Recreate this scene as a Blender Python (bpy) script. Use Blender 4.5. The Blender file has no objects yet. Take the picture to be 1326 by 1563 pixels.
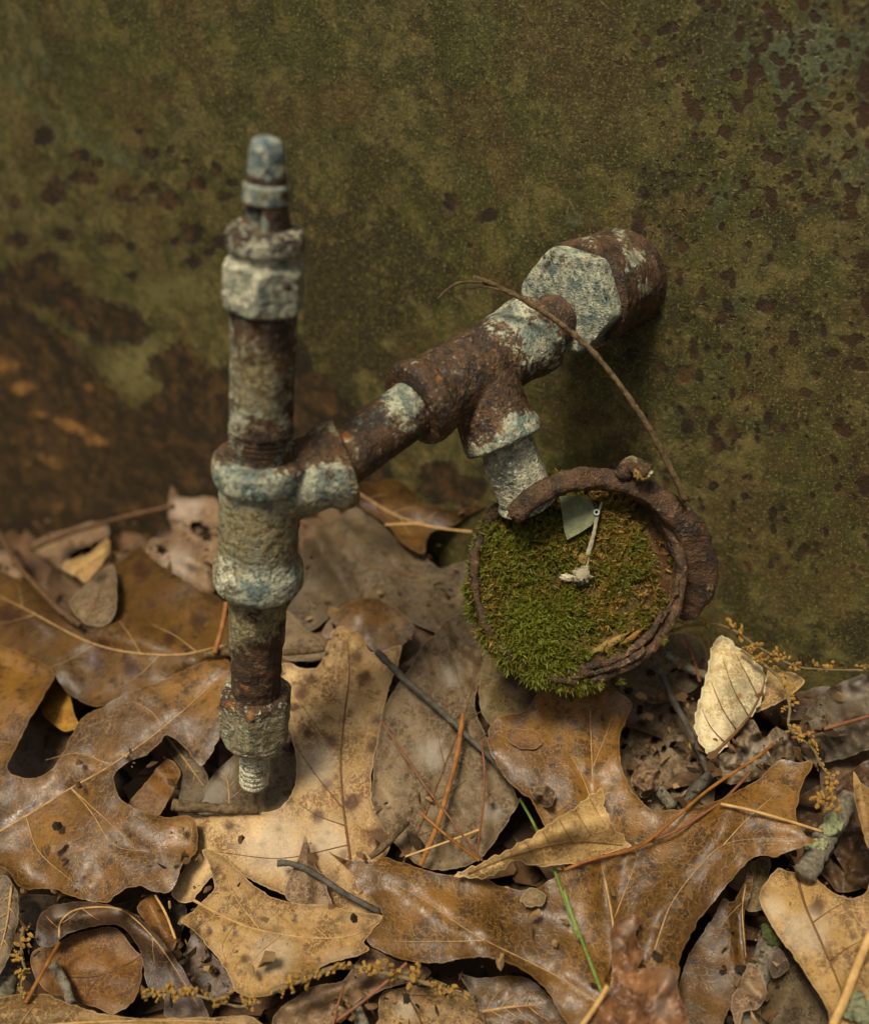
import bpy, bmesh, math, random
import numpy as np
from mathutils import Vector, noise as mn
from mathutils.geometry import delaunay_2d_cdt

random.seed(7); np.random.seed(7)
scene = bpy.context.scene
COL = scene.collection
R = math.radians

# ------------------------------------------------------------------ camera
FPX, CX, CY = 1600.0, 663.0, 781.5
PITCH, ROLL = R(34), R(4)
CAM = np.array([0.0, 0.0, 0.40])
_F = np.array([0, math.cos(PITCH), -math.sin(PITCH)])
_U0 = np.array([0, math.sin(PITCH), math.cos(PITCH)])
_R0 = np.array([1.0, 0, 0])
_R = _R0*math.cos(ROLL) + _U0*math.sin(ROLL)
_U = -_R0*math.sin(ROLL) + _U0*math.cos(ROLL)
cd = bpy.data.cameras.new('camera')
cd.sensor_fit = 'VERTICAL'; cd.sensor_height = 36.0; cd.sensor_width = 30.5
cd.lens = FPX/1563*36.0
cd.clip_start = 0.01; cd.clip_end = 200
cd.dof.use_dof = True; cd.dof.focus_distance = 0.416; cd.dof.aperture_fstop = 5.6
cam = bpy.data.objects.new('camera', cd); COL.objects.link(cam)
from mathutils import Matrix
M = Matrix.Identity(4)
for i in range(3):
    M[i][0] = _R[i]; M[i][1] = _U[i]; M[i][2] = -_F[i]; M[i][3] = CAM[i]
cam.matrix_world = M
scene.camera = cam

# ------------------------------------------------------------------ sky and sun (overcast forest light)
SUN_EL, SUN_AZ = 66, 222        # azimuth clockwise from +Y
world = bpy.data.worlds.new('World'); scene.world = world; world.use_nodes = True
wt = world.node_tree; wt.nodes.clear()
sky = wt.nodes.new('ShaderNodeTexSky'); sky.sky_type = 'NISHITA'; sky.sun_disc = False
sky.sun_elevation = R(SUN_EL); sky.sun_rotation = R(SUN_AZ)
sky.air_density = 1.0; sky.dust_density = 6.0; sky.ozone_density = 0.6
hs = wt.nodes.new('ShaderNodeHueSaturation'); hs.inputs['Saturation'].default_value = 0.4
bg = wt.nodes.new('ShaderNodeBackground'); bg.inputs['Strength'].default_value = 0.05
wo = wt.nodes.new('ShaderNodeOutputWorld')
wt.links.new(sky.outputs[0], hs.inputs['Color']); wt.links.new(hs.outputs[0], bg.inputs['Color'])
wt.links.new(bg.outputs[0], wo.inputs['Surface'])
sl = bpy.data.lights.new('sun', 'SUN'); sl.energy = 2.6; sl.angle = R(14); sl.color = (1.0, 0.93, 0.76)
sun = bpy.data.objects.new('sun', sl); COL.objects.link(sun)
sd = Vector((math.sin(R(SUN_AZ))*math.cos(R(SUN_EL)), math.cos(R(SUN_AZ))*math.cos(R(SUN_EL)), math.sin(R(SUN_EL))))
sun.rotation_euler = sd.to_track_quat('Z', 'Y').to_euler()
vs = scene.view_settings
vs.view_transform = 'Standard'; vs.look = 'None'; vs.gamma = 1.0; vs.exposure = 0.40; vs.use_curve_mapping = False
scene.cycles.use_denoising = True; scene.cycles.denoising_prefilter = 'ACCURATE'
scene.cycles.max_bounces = 4; scene.cycles.diffuse_bounces = 2; scene.cycles.glossy_bounces = 2
scene.cycles.use_adaptive_sampling = True; scene.cycles.adaptive_threshold = 0.02; scene.cycles.adaptive_min_samples = 12
scene.render.film_transparent = False

# ------------------------------------------------------------------ geometry of the place
def ray(px, py):
    px = np.asarray(px, float); py = np.asarray(py, float)
    return _F + np.multiply.outer((px-CX)/FPX, _R) - np.multiply.outer((py-CY)/FPX, _U)
def at(px, py, d): return CAM + ray(px, py)*np.asarray(d)[..., None] if np.ndim(d) else CAM + ray(px, py)*d
def project(P):
    V = np.asarray(P) - CAM; d = V@_F
    return CX + FPX*(V@_R)/d, CY - FPX*(V@_U)/d, d

AZ = R(28)
WN = np.array([-math.sin(AZ), -math.cos(AZ), 0.0])      # outward normal of the tank side
WU = np.array([math.cos(AZ), -math.sin(AZ), 0.0])
WP = at(952, 425, 0.443)
def wall_d(px, py):
    v = ray(px, py); return ((WP-CAM)@WN)/(v@WN)
def wall_pt(px, py): return CAM + ray(px, py)*np.asarray(wall_d(px, py))[..., None]

_ctrl = []
for (x, y, d) in [(388,1215,.452),(663,1500,.425),(40,1500,.435),(1290,1500,.40),(663,1250,.45),(60,1150,.49),(1000,1250,.44)]:
    _ctrl.append(at(x, y, d))
for (x, y) in [(1326,1030),(1120,985),(900,940),(640,800),(400,815),(100,850),(0,880)]:
    _ctrl.append(CAM + ray(x, y)*wall_d(x, y))
_ctrl = np.array(_ctrl)
_A = np.c_[np.ones(len(_ctrl)), _ctrl[:, 0], _ctrl[:, 1]]
_aff = np.linalg.lstsq(_A, _ctrl[:, 2], rcond=None)[0]
_SG = 0.14
def _phi(P, Q): return np.exp(-((P[:, None, :]-Q[None])**2).sum(-1)/(2*_SG*_SG))
_w = np.linalg.solve(_phi(_ctrl[:, :2], _ctrl[:, :2]) + 0.12*np.eye(len(_ctrl)), _ctrl[:, 2]-_A@_aff)
def gz(x, y):
    x = np.asarray(x, float); y = np.asarray(y, float); sh = x.shape
    x = x.ravel(); y = y.ravel(); Q = np.c_[x, y]
    a = _aff[0] + _aff[1]*x + _aff[2]*y
    r2 = x**2 + (y-.3)**2; f = np.exp(-r2/0.36)
    z0 = 0.02
    return (z0 + (a-z0)*f + _phi(Q, _ctrl[:, :2])@_w).reshape(sh)
def ground_d(px, py, h=0.0):
    """depth along the pixel ray at which it stands h metres above the ground, kept in front of the tank"""
    v = ray(px, py); d = np.full(v.shape[:-1], 0.45); h = np.broadcast_to(h, d.shape)
    wd = np.asarray(wall_d(px, py)) - 0.003
    for _ in range(40):
        P = CAM + v*d[..., None]
        e = P[..., 2] - gz(P[..., 0], P[..., 1]) - h
        d = d + 0.8*e/np.maximum(-v[..., 2] + 0.05, 0.2)
        d = np.clip(d, 0.2, 1.3)
    # soft limit against the tank side
    s = 0.02; t = np.clip((d-wd+s)/(2*s), 0, 1)
    return np.where(d < wd-s, d, np.where(d > wd+s, wd, d - s*t*t))
def gpt(px, py, h=0.0):
    d = ground_d(np.asarray(px, float), np.asarray(py, float), h)
    return CAM + ray(px, py)*np.asarray(d)[..., None]

# ------------------------------------------------------------------ vectorised gradient noise
_pr = np.random.RandomState(42); _perm = np.concatenate([_pr.permutation(256)]*3).astype(np.int64)
_gr = _pr.normal(size=(256, 3)); _gr /= np.linalg.norm(_gr, axis=1)[:, None]
def perlin(Q):
    Q = np.asarray(Q, float); I = np.floor(Q).astype(np.int64); f = Q-I; I &= 255; u = f*f*f*(f*(f*6-15)+10); out = 0
    for dx in (0, 1):
        for dy in (0, 1):
            for dz in (0, 1):
                h = _perm[_perm[_perm[I[:, 0]+dx]+I[:, 1]+dy]+I[:, 2]+dz]
                g = (_gr[h]*(f-np.array([dx, dy, dz]))).sum(1)
                w = (u[:, 0] if dx else 1-u[:, 0])*(u[:, 1] if dy else 1-u[:, 1])*(u[:, 2] if dz else 1-u[:, 2]); out = out+w*g
    return out
def fbm(Q, octv=4, pers=.55):
    Q = np.asarray(Q, float); o = 0; a = 1.0
    for k in range(octv): o = o + a*perlin(Q*2.0**k+17.3*k); a *= pers
    return o*1.35
def bake(P, s, octv=4, seed=0.0):
    return np.clip(.5 + .30*fbm(np.asarray(P)*s+seed*7.13+3.7, octv, .62), 0, 1)

# ------------------------------------------------------------------ materials
def lin(r, g, b):
    f = lambda c: (c/255/12.92 if c/255 <= .04045 else ((c/255+.055)/1.055)**2.4)
    return (f(r), f(g), f(b), 1)
class NT:
    def __init__(s, name):
        s.m = bpy.data.materials.new(name); s.m.use_nodes = True; s.t = s.m.node_tree; s.t.nodes.clear()
        s.out = s.t.nodes.new('ShaderNodeOutputMaterial'); s.b = s.t.nodes.new('ShaderNodeBsdfPrincipled')
        s.t.links.new(s.b.outputs[0], s.out.inputs[0])
    def put(s, sock, v):
        if hasattr(v, 'links') or isinstance(v, bpy.types.NodeSocket): s.t.links.new(v, sock)
        else: sock.default_value = v
    def coord(s, which='Object'): return s.t.nodes.new('ShaderNodeTexCoord').outputs[which]
    def noise(s, vec, scale, detail=6, rough=.6, dist=0, out='Fac'):
        n = s.t.nodes.new('ShaderNodeTexNoise'); s.put(n.inputs['Vector'], vec); n.inputs['Scale'].default_value = scale
        n.inputs['Detail'].default_value = min(detail, 5); n.inputs['Roughness'].default_value = rough; n.inputs['Distortion'].default_value = dist
        return n.outputs[out]
    def vor(s, vec, scale, feature='F1', rnd=1.0, out='Distance'):
        n = s.t.nodes.new('ShaderNodeTexVoronoi'); n.feature = feature; s.put(n.inputs['Vector'], vec)
        n.inputs['Scale'].default_value = scale; n.inputs['Randomness'].default_value = rnd
        return n.outputs[out]
    def mapr(s, v, a, b, c=0.0, d=1.0, smooth=True):
        n = s.t.nodes.new('ShaderNodeMapRange'); n.interpolation_type = 'SMOOTHSTEP' if smooth else 'LINEAR'
        s.put(n.inputs[0], v); s.put(n.inputs[1], a); s.put(n.inputs[2], b); s.put(n.inputs[3], c); s.put(n.inputs[4], d)
        return n.outputs[0]
    def math(s, op, a, b=0.0, clamp=False):
        n = s.t.nodes.new('ShaderNodeMath'); n.operation = op; n.use_clamp = clamp
        s.put(n.inputs[0], a); s.put(n.inputs[1], b); return n.outputs[0]
    def mix(s, f, a, b, mode='MIX'):
        n = s.t.nodes.new('ShaderNodeMix'); n.data_type = 'RGBA'; n.blend_type = mode
        s.put(n.inputs[0], f); s.put(n.inputs[6], a); s.put(n.inputs[7], b); return n.outputs[2]
    def attr(s, name, out='Fac'):
        n = s.t.nodes.new('ShaderNodeAttribute'); n.attribute_name = name; return n.outputs[out]
    def rand(s): return s.t.nodes.new('ShaderNodeObjectInfo').outputs['Random']
    def shifted(s, k=3.0):
        n = s.t.nodes.new('ShaderNodeVectorMath'); n.operation = 'ADD'
        r = s.math('MULTIPLY', s.rand(), k); s.put(n.inputs[0], s.coord()); s.put(n.inputs[1], r); return n.outputs[0]
    def bump(s, h, strength=.5, dist=.001, normal=None):
        n = s.t.nodes.new('ShaderNodeBump'); n.inputs['Strength'].default_value = strength; n.inputs['Distance'].default_value = dist
        s.put(n.inputs['Height'], h)
        if normal is not None: s.put(n.inputs['Normal'], normal)
        return n.outputs[0]
    def fin(s, col, rough=.8, normal=None, spec=.3):
        s.put(s.b.inputs['Base Color'], col); s.put(s.b.inputs['Roughness'], rough); s.put(s.b.inputs['Specular IOR Level'], spec)
        if normal is not None: s.put(s.b.inputs['Normal'], normal)
        return s.m

def wall_material():
    n = NT('tank_paint'); co = n.coord(); at_ = n.attr
    mid = at_('n38'); n60 = at_('n60'); n90 = at_('n90'); st = at_('streak'); fine = n.noise(co, 210, 5, .8); grain = n.noise(co, 900, 3, .8)
    amp = lambda v, k: n.math('MULTIPLY', n.math('SUBTRACT', v, .5), k)
    olive = n.mix(n.mapr(n90, .36, .64), lin(72, 69, 34), lin(112, 100, 56))
    olive = n.mix(n.mapr(at_('n12'), .42, .62), olive, n.mix(n.mapr(n60, .4, .6), lin(84, 81, 35), lin(70, 69, 30)))
    olive = n.mix(n.mapr(mid, .50, .62, 0, .85), olive, lin(60, 54, 25))
    olive = n.mix(n.mapr(at_('n26'), .52, .64, 0, .55), olive, lin(92, 70, 38))
    olive = n.mix(n.mapr(n60, .34, .46, .42, 0), olive, lin(122, 106, 60))
    olive = n.mix(n.mapr(st, .52, .70, 0, .3), olive, lin(70, 64, 30))
    tm = n.mapr(n.math('ADD', at_('teal'), n.math('ADD', amp(n60, 1.4), amp(fine, .9))), .38, .80)
    base = n.mix(n.math('MULTIPLY', tm, .8), olive, n.mix(n90, lin(82, 92, 64), lin(108, 114, 80)))
    gm = n.mapr(n.math('ADD', at_('green'), n.math('ADD', amp(n60, 1.2), amp(fine, 1.0))), .4, 1.0)
    base = n.mix(n.math('MULTIPLY', gm, .7), base, lin(80, 83, 32))
    pm = n.mapr(n.math('ADD', at_('pale'), n.math('ADD', amp(mid, .9), amp(fine, .7))), .3, .9)
    base = n.mix(n.math('MULTIPLY', pm, .75), base, lin(138, 126, 76))
    bm = n.mapr(n.math('ADD', at_('brown'), n.math('ADD', amp(n60, 1.2), amp(fine, .9))), .3, .9)
    base = n.mix(n.math('MULTIPLY', bm, .75), base, lin(88, 70, 38))
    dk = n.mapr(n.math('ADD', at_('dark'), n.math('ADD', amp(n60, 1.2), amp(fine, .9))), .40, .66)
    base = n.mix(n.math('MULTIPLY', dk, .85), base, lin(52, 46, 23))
    base = n.mix(n.mapr(fine, .48, .64, 0, .7), base, lin(50, 46, 20))
    base = n.mix(n.mapr(fine, .30, .44, .45, 0), base, lin(128, 113, 62))
    base = n.mix(n.mapr(grain, .55, .66, 0, .6), base, lin(166, 146, 80))
    base = n.mix(n.mapr(grain, .34, .45, .6, 0), base, lin(38, 35, 15))
    rn = n.math('ADD', amp(at_('n110'), .5), n.math('ADD', amp(fine, 1.3), amp(grain, .35)))
    rm = n.mapr(n.math('ADD', at_('rust'), rn), .40, .64)
    vv = n.vor(n.mix(.010, co, n.noise(co, 200, 2, .6, 0, 'Color'), 'ADD'), 150)
    pit = n.math('MULTIPLY', n.mapr(vv, n.math('MULTIPLY', at_('pits'), .34), n.math('MULTIPLY', at_('pits'), .52), 1, 0), n.mapr(at_('n26'), .38, .50))
    rcol = n.mix(n.mapr(n90, .38, .62), lin(52, 39, 23), lin(86, 61, 33))
    rcol = n.mix(n.mapr(n60, .46, .60, 0, .85), rcol, lin(40, 32, 19))
    rcol = n.mix(n.mapr(fine, .48, .62, 0, .85), rcol, lin(36, 29, 18))
    rcol = n.mix(n.mapr(fine, .30, .42, .6, 0), rcol, lin(124, 92, 50))
    rcol = n.mix(at_('red'), rcol, n.mix(n90, lin(74, 46, 25), lin(54, 37, 21)))
    om = n.mapr(n.math('ADD', at_('orange'), n.math('ADD', amp(n60, 1.0), n.math('ADD', amp(fine, 1.8), amp(grain, .6)))), .36, 1.0)
    rcol = n.mix(om, rcol, n.mix(n.mapr(grain, .4, .6), lin(142, 92, 40), lin(182, 134, 72)))
    col = n.mix(n.math('MULTIPLY', pit, .8), base, lin(66, 44, 24))
    col = n.mix(n.math('MULTIPLY', rm, .92), col, rcol)
    h = n.math('ADD', n.math('MULTIPLY', fine, 1.5), n.math('MULTIPLY', grain, .4)); h = n.math('ADD', h, n.math('MULTIPLY', gm, .5))
    h = n.math('SUBTRACT', h, n.math('MULTIPLY', n.math('MAXIMUM', rm, pit), .7))
    return n.fin(col, n.mapr(fine, .4, .6, .52, .72), n.bump(h, .6, .0009), .35)

def metal_material():
    """corroded galvanised iron: attributes rust / crust / moss / orange steer where each coat sits"""
    n = NT('corroded_galvanised_iron'); co = n.coord(); at_ = n.attr
    a = at_('n130'); f = n.noise(co, 520, 3, .8); g = n.noise(co, 1500, 2, .75); c3 = n.noise(co, 300, 3, .8)
    amp = lambda v, k: n.math('MULTIPLY', n.math('SUBTRACT', v, .5), k)
    zinc = n.mix(n.mapr(a, .36, .64), lin(114, 125, 110), lin(196, 192, 158))
    zinc = n.mix(n.mapr(f, .50, .62, 0, .8), zinc, lin(72, 83, 75))
    zinc = n.mix(at_('blue'), zinc, n.mix(n.mapr(a, .36, .64), lin(70, 90, 98), lin(112, 128, 126)))
    zinc = n.mix(n.mapr(c3, .54, .63, 0, .85), zinc, lin(214, 204, 166))
    drt = n.mapr(n.math('ADD', at_('dirt'), n.math('ADD', amp(at_('n220'), .8), amp(c3, .8))), .3, .8)
    zinc = n.mix(drt, zinc, n.mix(n.mapr(f, .4, .6), lin(106, 96, 62), lin(166, 148, 104)))
    zinc = n.mix(n.mapr(g, .58, .70, 0, .7), zinc, lin(52, 50, 40))
    rust = n.mix(n.mapr(a, .34, .62), lin(50, 37, 24), lin(92, 65, 38))
    rust = n.mix(n.mapr(f, .5, .62, 0, .8), rust, lin(64, 43, 25))
    rust = n.mix(n.mapr(c3, .57, .68, 0, .7), rust, lin(152, 118, 80))
    om = n.mapr(n.math('ADD', at_('orange'), amp(at_('n170'), 1.6)), .55, .9)
    rust = n.mix(om, rust, n.mix(n.mapr(f, .4, .6), lin(172, 108, 38), lin(140, 80, 32)))
    rust = n.mix(n.mapr(g, .56, .68, 0, .7), rust, lin(34, 24, 18))
    rm = n.mapr(n.math('ADD', at_('rust'), n.math('ADD', amp(at_('n100'), .5), n.math('ADD', amp(at_('n240'), .5), n.math('ADD', amp(c3, 1.3), amp(f, .6))))), .38, .64)
    col = n.mix(rm, zinc, rust)
    cm = n.mapr(n.math('ADD', at_('crust'), n.math('ADD', amp(at_('n240'), .6), n.math('ADD', amp(f, .9), amp(c3, .8)))), .52, .66)
    crust = n.mix(n.mapr(c3, .42, .6), lin(240, 228, 190), lin(190, 184, 152))
    crust = n.mix(n.mapr(g, .52, .62, 0, .8), crust, lin(88, 92, 80))
    col = n.mix(cm, col, crust)
    mm = n.mapr(n.math('ADD', at_('moss'), amp(f, 1.4)), .5, .9)
    col = n.mix(n.math('MULTIPLY', mm, .8), col, lin(96, 94, 38))
    h = n.math('ADD', n.math('MULTIPLY', f, .9), n.math('MULTIPLY', g, .4)); h = n.math('ADD', h, n.math('MULTIPLY', c3, .8))
    rough = n.mapr(n.math('ADD', cm, drt), 0, 1, n.mapr(f, .35, .65, .34, .55), .9, False)
    h = n.math('ADD', h, n.math('MULTIPLY', n.math('SUBTRACT', cm, n.math('MULTIPLY', rm, .5)), .7))
    return n.fin(col, rough, n.bump(h, 1.0, .0013), .45)

def leaf_material(name, c1, c2, c3, spot=(60, 34, 18), spots=0.0, dots=.25, rough=.5, veinc=None, wrinkle=.0, spec=.35, pale=0.0):
    n = NT(name); co = n.coord(); at_ = n.attr
    m = n.noise(co, 80, 5, .74); f = n.noise(co, 950, 2, .8)
    col = n.mix(n.mapr(at_('n22'), .33, .67), lin(*c1), lin(*c2))
    col = n.mix(n.mapr(m, .48, .58, 0, .85), col, lin(*c3))
    col = n.mix(n.mapr(m, .32, .45, .5, 0), col, lin(*[min(240, v*1.16+6) for v in c2]))
    col = n.mix(n.mapr(at_('n14'), .50, .68, 0, .65), col, lin(*[v*.6 for v in c1]))
    if pale: col = n.mix(n.mapr(at_('n17'), .50, .72, 0, pale), col, lin(*[min(235, v*.5+95) for v in c2]))
    vc = lin(*(veinc or [min(255, v*1.25+12) for v in c2]))
    wco = n.mix(.006, co, n.noise(co, 240, 2, .7, 0, 'Color'), 'ADD')
    net = n.vor(wco, 330, 'DISTANCE_TO_EDGE'); netm = n.mapr(net, .01, .09, 1, 0)
    col = n.mix(n.math('MULTIPLY', netm, n.mapr(m, .40, .58, .06, .4)), col, vc)
    dv = n.vor(wco, 150); dm = n.math('MULTIPLY', n.mapr(dv, .05, .34, 1, 0), n.mapr(at_('n28'), .46, .58))
    col = n.mix(n.math('MULTIPLY', dm, dots), col, lin(*[v*.5 for v in spot]))
    col = n.mix(n.mapr(f, .54, .66, 0, .38), col, lin(*[v*.45 for v in c1]))
    col = n.mix(n.mapr(f, .34, .44, .14, 0), col, lin(*[min(245, v*1.3+10) for v in c2]))
    amp = n.math('MULTIPLY', n.math('SUBTRACT', m, .5), 1.3)
    bm = n.mapr(n.math('ADD', at_('blot'), amp), .15, .85)
    col = n.mix(n.math('MULTIPLY', bm, .85), col, lin(*spot))
    bm2 = n.mapr(n.math('ADD', at_('bleach'), amp), .2, .9)
    col = n.mix(n.math('MULTIPLY', bm2, .5), col, lin(*[min(240, v*.6+90) for v in c2]))  # paler patches; some are highlights painted into the leaf's colour
    col = n.mix(n.mapr(at_('edge'), .05, .25, .35, 0), col, lin(*[v*.75 for v in c3]))
    col = n.mix(n.mapr(at_('edge'), .01, .05, .35, 0), col, lin(*[min(240, v*1.15+22) for v in c2]))
    h = n.math('ADD', n.math('MULTIPLY', netm, .22), n.math('MULTIPLY', f, .15)); h = n.math('ADD', h, n.math('MULTIPLY', m, .5 + 3*wrinkle))
    return n.fin(col, n.mapr(m, .3, .7, rough-.06, rough+.18, False), n.bump(h, .45, .0006), spec)

def plain(name, c1, c2, scale=200, rough=.8, bumpd=.0006, c3=None, spec=.25, stretch=None):
    n = NT(name); co = n.coord()
    a = n.noise(co, scale, 6, .7); f = n.noise(co, scale*4, 5, .7)
    col = n.mix(n.mapr(a, .36, .64), lin(*c1), lin(*c2))
    if c3: col = n.mix(n.mapr(f, .54, .66, 0, .85), col, lin(*c3))
    return n.fin(col, rough, n.bump(n.math('ADD', a, n.math('MULTIPLY', f, .5)), .8, bumpd), spec)

MAT = {}
MAT['wall'] = wall_material(); MAT['metal'] = metal_material()
MAT['soil'] = plain('soil', (30, 24, 18), (48, 38, 27), 120, .95, .003, (20, 16, 12))
MAT['litter'] = plain('crumbled_leaf', (60, 44, 30), (92, 68, 44), 60, .85, .0008, (40, 30, 22))
# (c1, c2, c3) of leaf kinds
LM = lambda *a, **k: leaf_material(*a, **k)
MAT['oak_brown'] = LM('oak_leaf_brown', (98, 65, 22), (126, 87, 32), (64, 42, 14), dots=.9, rough=.38, spec=.48)
MAT['oak_dark'] = LM('oak_leaf_dark', (84, 56, 21), (104, 73, 30), (57, 38, 14), dots=.85, rough=.38, spec=.48)
MAT['oak_tan'] = LM('oak_leaf_tan', (134, 99, 52), (160, 125, 72), (98, 68, 32), spot=(72, 43, 20), dots=.8, rough=.55)
MAT['oak_pale'] = LM('oak_leaf_pale', (150, 115, 66), (182, 148, 98), (112, 75, 36), spot=(70, 38, 17), dots=.75, rough=.55)
MAT['grey'] = LM('leaf_grey_brown', (106, 86, 60), (128, 106, 76), (80, 62, 42), spot=(54, 40, 27), dots=.5, rough=.62, wrinkle=.6, spec=.3, pale=.25)
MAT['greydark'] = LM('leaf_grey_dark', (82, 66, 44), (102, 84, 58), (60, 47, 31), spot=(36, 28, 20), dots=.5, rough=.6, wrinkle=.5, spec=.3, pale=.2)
MAT['orange'] = LM('leaf_orange_brown', (106, 69, 27), (126, 85, 36), (82, 51, 19), dots=.4, rough=.48)
MAT['pink'] = LM('leaf_pink_brown', (118, 92, 64), (146, 118, 86), (94, 68, 46), spot=(60, 42, 30), dots=.4, rough=.6)
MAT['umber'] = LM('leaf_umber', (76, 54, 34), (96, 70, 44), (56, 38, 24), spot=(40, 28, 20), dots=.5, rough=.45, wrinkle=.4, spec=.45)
MAT['russet'] = LM('leaf_russet', (104, 68, 40), (136, 94, 58), (72, 44, 26), spot=(44, 28, 18), dots=.4, rough=.42, wrinkle=.5, spec=.5)
MAT['rolled'] = LM('leaf_rolled_tan', (166, 130, 76), (190, 154, 98), (140, 104, 56), spot=(100, 66, 32), dots=.5, rough=.62)
MAT['ivory'] = LM('leaf_ivory', (200, 174, 126), (216, 194, 150), (182, 146, 92), spot=(130, 90, 50), dots=.3, rough=.65)
MAT['yellow'] = LM('leaf_yellow', (146, 100, 30), (166, 120, 42), (120, 78, 24), dots=.3, rough=.6)
MAT['olive'] = LM('leaf_olive', (112, 92, 54), (128, 106, 64), (96, 72, 40), dots=.5, rough=.55)
MAT['vein_light'] = plain('vein_light', (186, 150, 98), (160, 122, 74), 300, .6)
MAT['vein_dark'] = plain('vein_dark', (96, 66, 36), (118, 84, 48), 300, .6)
MAT['twig'] = plain('twig_bark', (82, 64, 42), (132, 108, 74), 380, .85, .0012, (40, 30, 20))
MAT['umbertwig'] = plain('umber_stalk', (84, 60, 38), (112, 82, 52), 300, .8, .0008, (46, 33, 22))
MAT['twig_dark'] = plain('twig_dark_bark', (70, 64, 54), (102, 94, 80), 260, .8, .0006, (46, 40, 32))
MAT['twig_grey'] = plain('twig_grey_bark', (104, 94, 76), (150, 138, 114), 420, .9, .0014, (46, 40, 31))
MAT['lichen'] = plain('lichen', (140, 142, 98), (168, 166, 124), 400, .95, .001, (88, 88, 58))
MAT['greenmoss'] = plain('moss_film', (70, 76, 38), (92, 96, 54), 500, .95, .001, (48, 52, 26))
MAT['needle_orange'] = plain('needle_orange', (150, 98, 38), (120, 72, 28), 200, .5, .0003)
MAT['needle_red'] = plain('needle_red', (132, 84, 50), (108, 64, 38), 200, .5, .0003)
MAT['straw'] = plain('straw', (198, 158, 98), (176, 134, 78), 200, .6, .0003)
MAT['grass'] = plain('grass_blade', (86, 108, 38), (110, 126, 54), 150, .5, .0002, (132, 128, 70))
MAT['catkin'] = plain('catkin_flower', (206, 160, 80), (180, 134, 60), 500, .85, .0006, (140, 100, 44))
MAT['catkin_stem'] = plain('catkin_stem', (130, 110, 74), (104, 86, 56), 300, .85, .0005)
MAT['cream'] = plain('cream_crust', (216, 206, 176), (190, 172, 130), 500, .8, .0008, (140, 116, 80))
MAT['white'] = plain('white_enamel', (226, 226, 216), (196, 194, 180), 500, .6, .0003, (140, 130, 110))
MAT['flaketan'] = plain('tan_crust', (150, 120, 62), (118, 90, 44), 400, .85, .0008, (74, 52, 28))
MAT['ochre'] = plain('ochre_crust', (152, 112, 50), (124, 88, 38), 400, .85, .0008, (84, 58, 30))

# ------------------------------------------------------------------ object helpers
def setp(o, label=None, cat=None, group=None, kind=None):
    if label: o['label'] = label
    if cat: o['category'] = cat
    if group: o['group'] = group
    if kind: o['kind'] = kind
    return o
def mesh_obj(name, V, F, mat, parent=None, origin=None, smooth=True, attrs=None):
    V = np.asarray(V, float)
    o0 = np.array(origin if origin is not None else (V.mean(0) if parent is None else (0, 0, 0)))
    if parent is not None and origin is None: o0 = np.array(parent.matrix_world.translation) if parent.get('_o') is None else np.array(parent['_o'])
    me = bpy.data.meshes.new(name); me.from_pydata((V-o0).tolist(), [], [list(map(int, f)) for f in F]); me.validate()
    if smooth: me.polygons.foreach_set('use_smooth', [True]*len(me.polygons))
    if attrs:
        for k, v in attrs.items():
            if len(v) == len(me.vertices):
                A = me.attributes.new(k, 'FLOAT', 'POINT'); A.data.foreach_set('value', np.asarray(v, np.float32))
    me.update()
    o = bpy.data.objects.new(name, me); COL.objects.link(o)
    if mat: me.materials.append(mat)
    if parent is None: o.location = o0
    else:
        o.parent = parent; po = np.array(TRUEO[parent.name]); o.location = o0-po
    TRUEO[o.name] = tuple(o0)
    return o
TRUEO = {}
def empty(name, loc):
    o = bpy.data.objects.new(name, None); COL.objects.link(o); o.location = tuple(loc); o.empty_display_size = .02
    TRUEO[o.name] = tuple(loc); return o
def part(name, V, F, mat, parent, **k):
    return mesh_obj(name, V, F, mat, parent, origin=np.asarray(V).mean(0), **k)

def frame(d):
    d = Vector(d).normalized(); a = Vector((0, 0, 1)) if abs(d.z) < .9 else Vector((1, 0, 0))
    u = d.cross(a).normalized(); v = d.cross(u).normalized(); return np.array(u), np.array(v), np.array(d)
def frac(P, s, oct=4, off=0.0): return fbm(np.asarray(P)*s+off+11.0, oct)
def lathe(p0, p1, prof, seg=72, hexa=None, step=.0012, rot=0.0):
    """prof: list of (t in metres along p0->p1, radius); closed ends; hexa: list of (t0,t1,apothem)"""
    p0 = np.asarray(p0); u, v, d = frame(np.asarray(p1)-p0)
    T = [prof[0][0]]; Rr = [prof[0][1]]
    for (a, ra), (b, rb) in zip(prof[:-1], prof[1:]):
        k = max(1, int(math.hypot(b-a, rb-ra)/step))
        for i in range(1, k+1): T.append(a+(b-a)*i/k); Rr.append(ra+(rb-ra)*i/k)
    th = np.arange(seg)/seg*2*math.pi + rot; V = []
    for t, r in zip(T, Rr):
        rr = np.full(seg, r)
        if hexa:
            for (t0, t1, ap) in hexa:
                if t0 <= t <= t1:
                    e = min(t-t0, t1-t); cap = ap*1.1547*(.93 + min(.07, e*40))
                    hx = ap/np.cos((th % (math.pi/3)) - math.pi/6); rr = np.minimum(hx, cap)
                    if r < ap*.9: rr = np.full(seg, r)
        V += [p0 + d*t + rr[i]*(u*math.cos(th[i])+v*math.sin(th[i])) for i in range(seg)]
    n = len(T); F = []
    for j in range(n-1):
        for i in range(seg):
            a = j*seg+i; b = j*seg+(i+1) % seg; F.append((a, b, b+seg, a+seg))
    c0 = len(V); V.append(p0+d*T[0]); V.append(p0+d*T[-1])
    for i in range(seg):
        F.append((c0, (i+1) % seg, i)); F.append((c0+1, (n-1)*seg+i, (n-1)*seg+(i+1) % seg))
    return np.array(V), F
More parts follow.
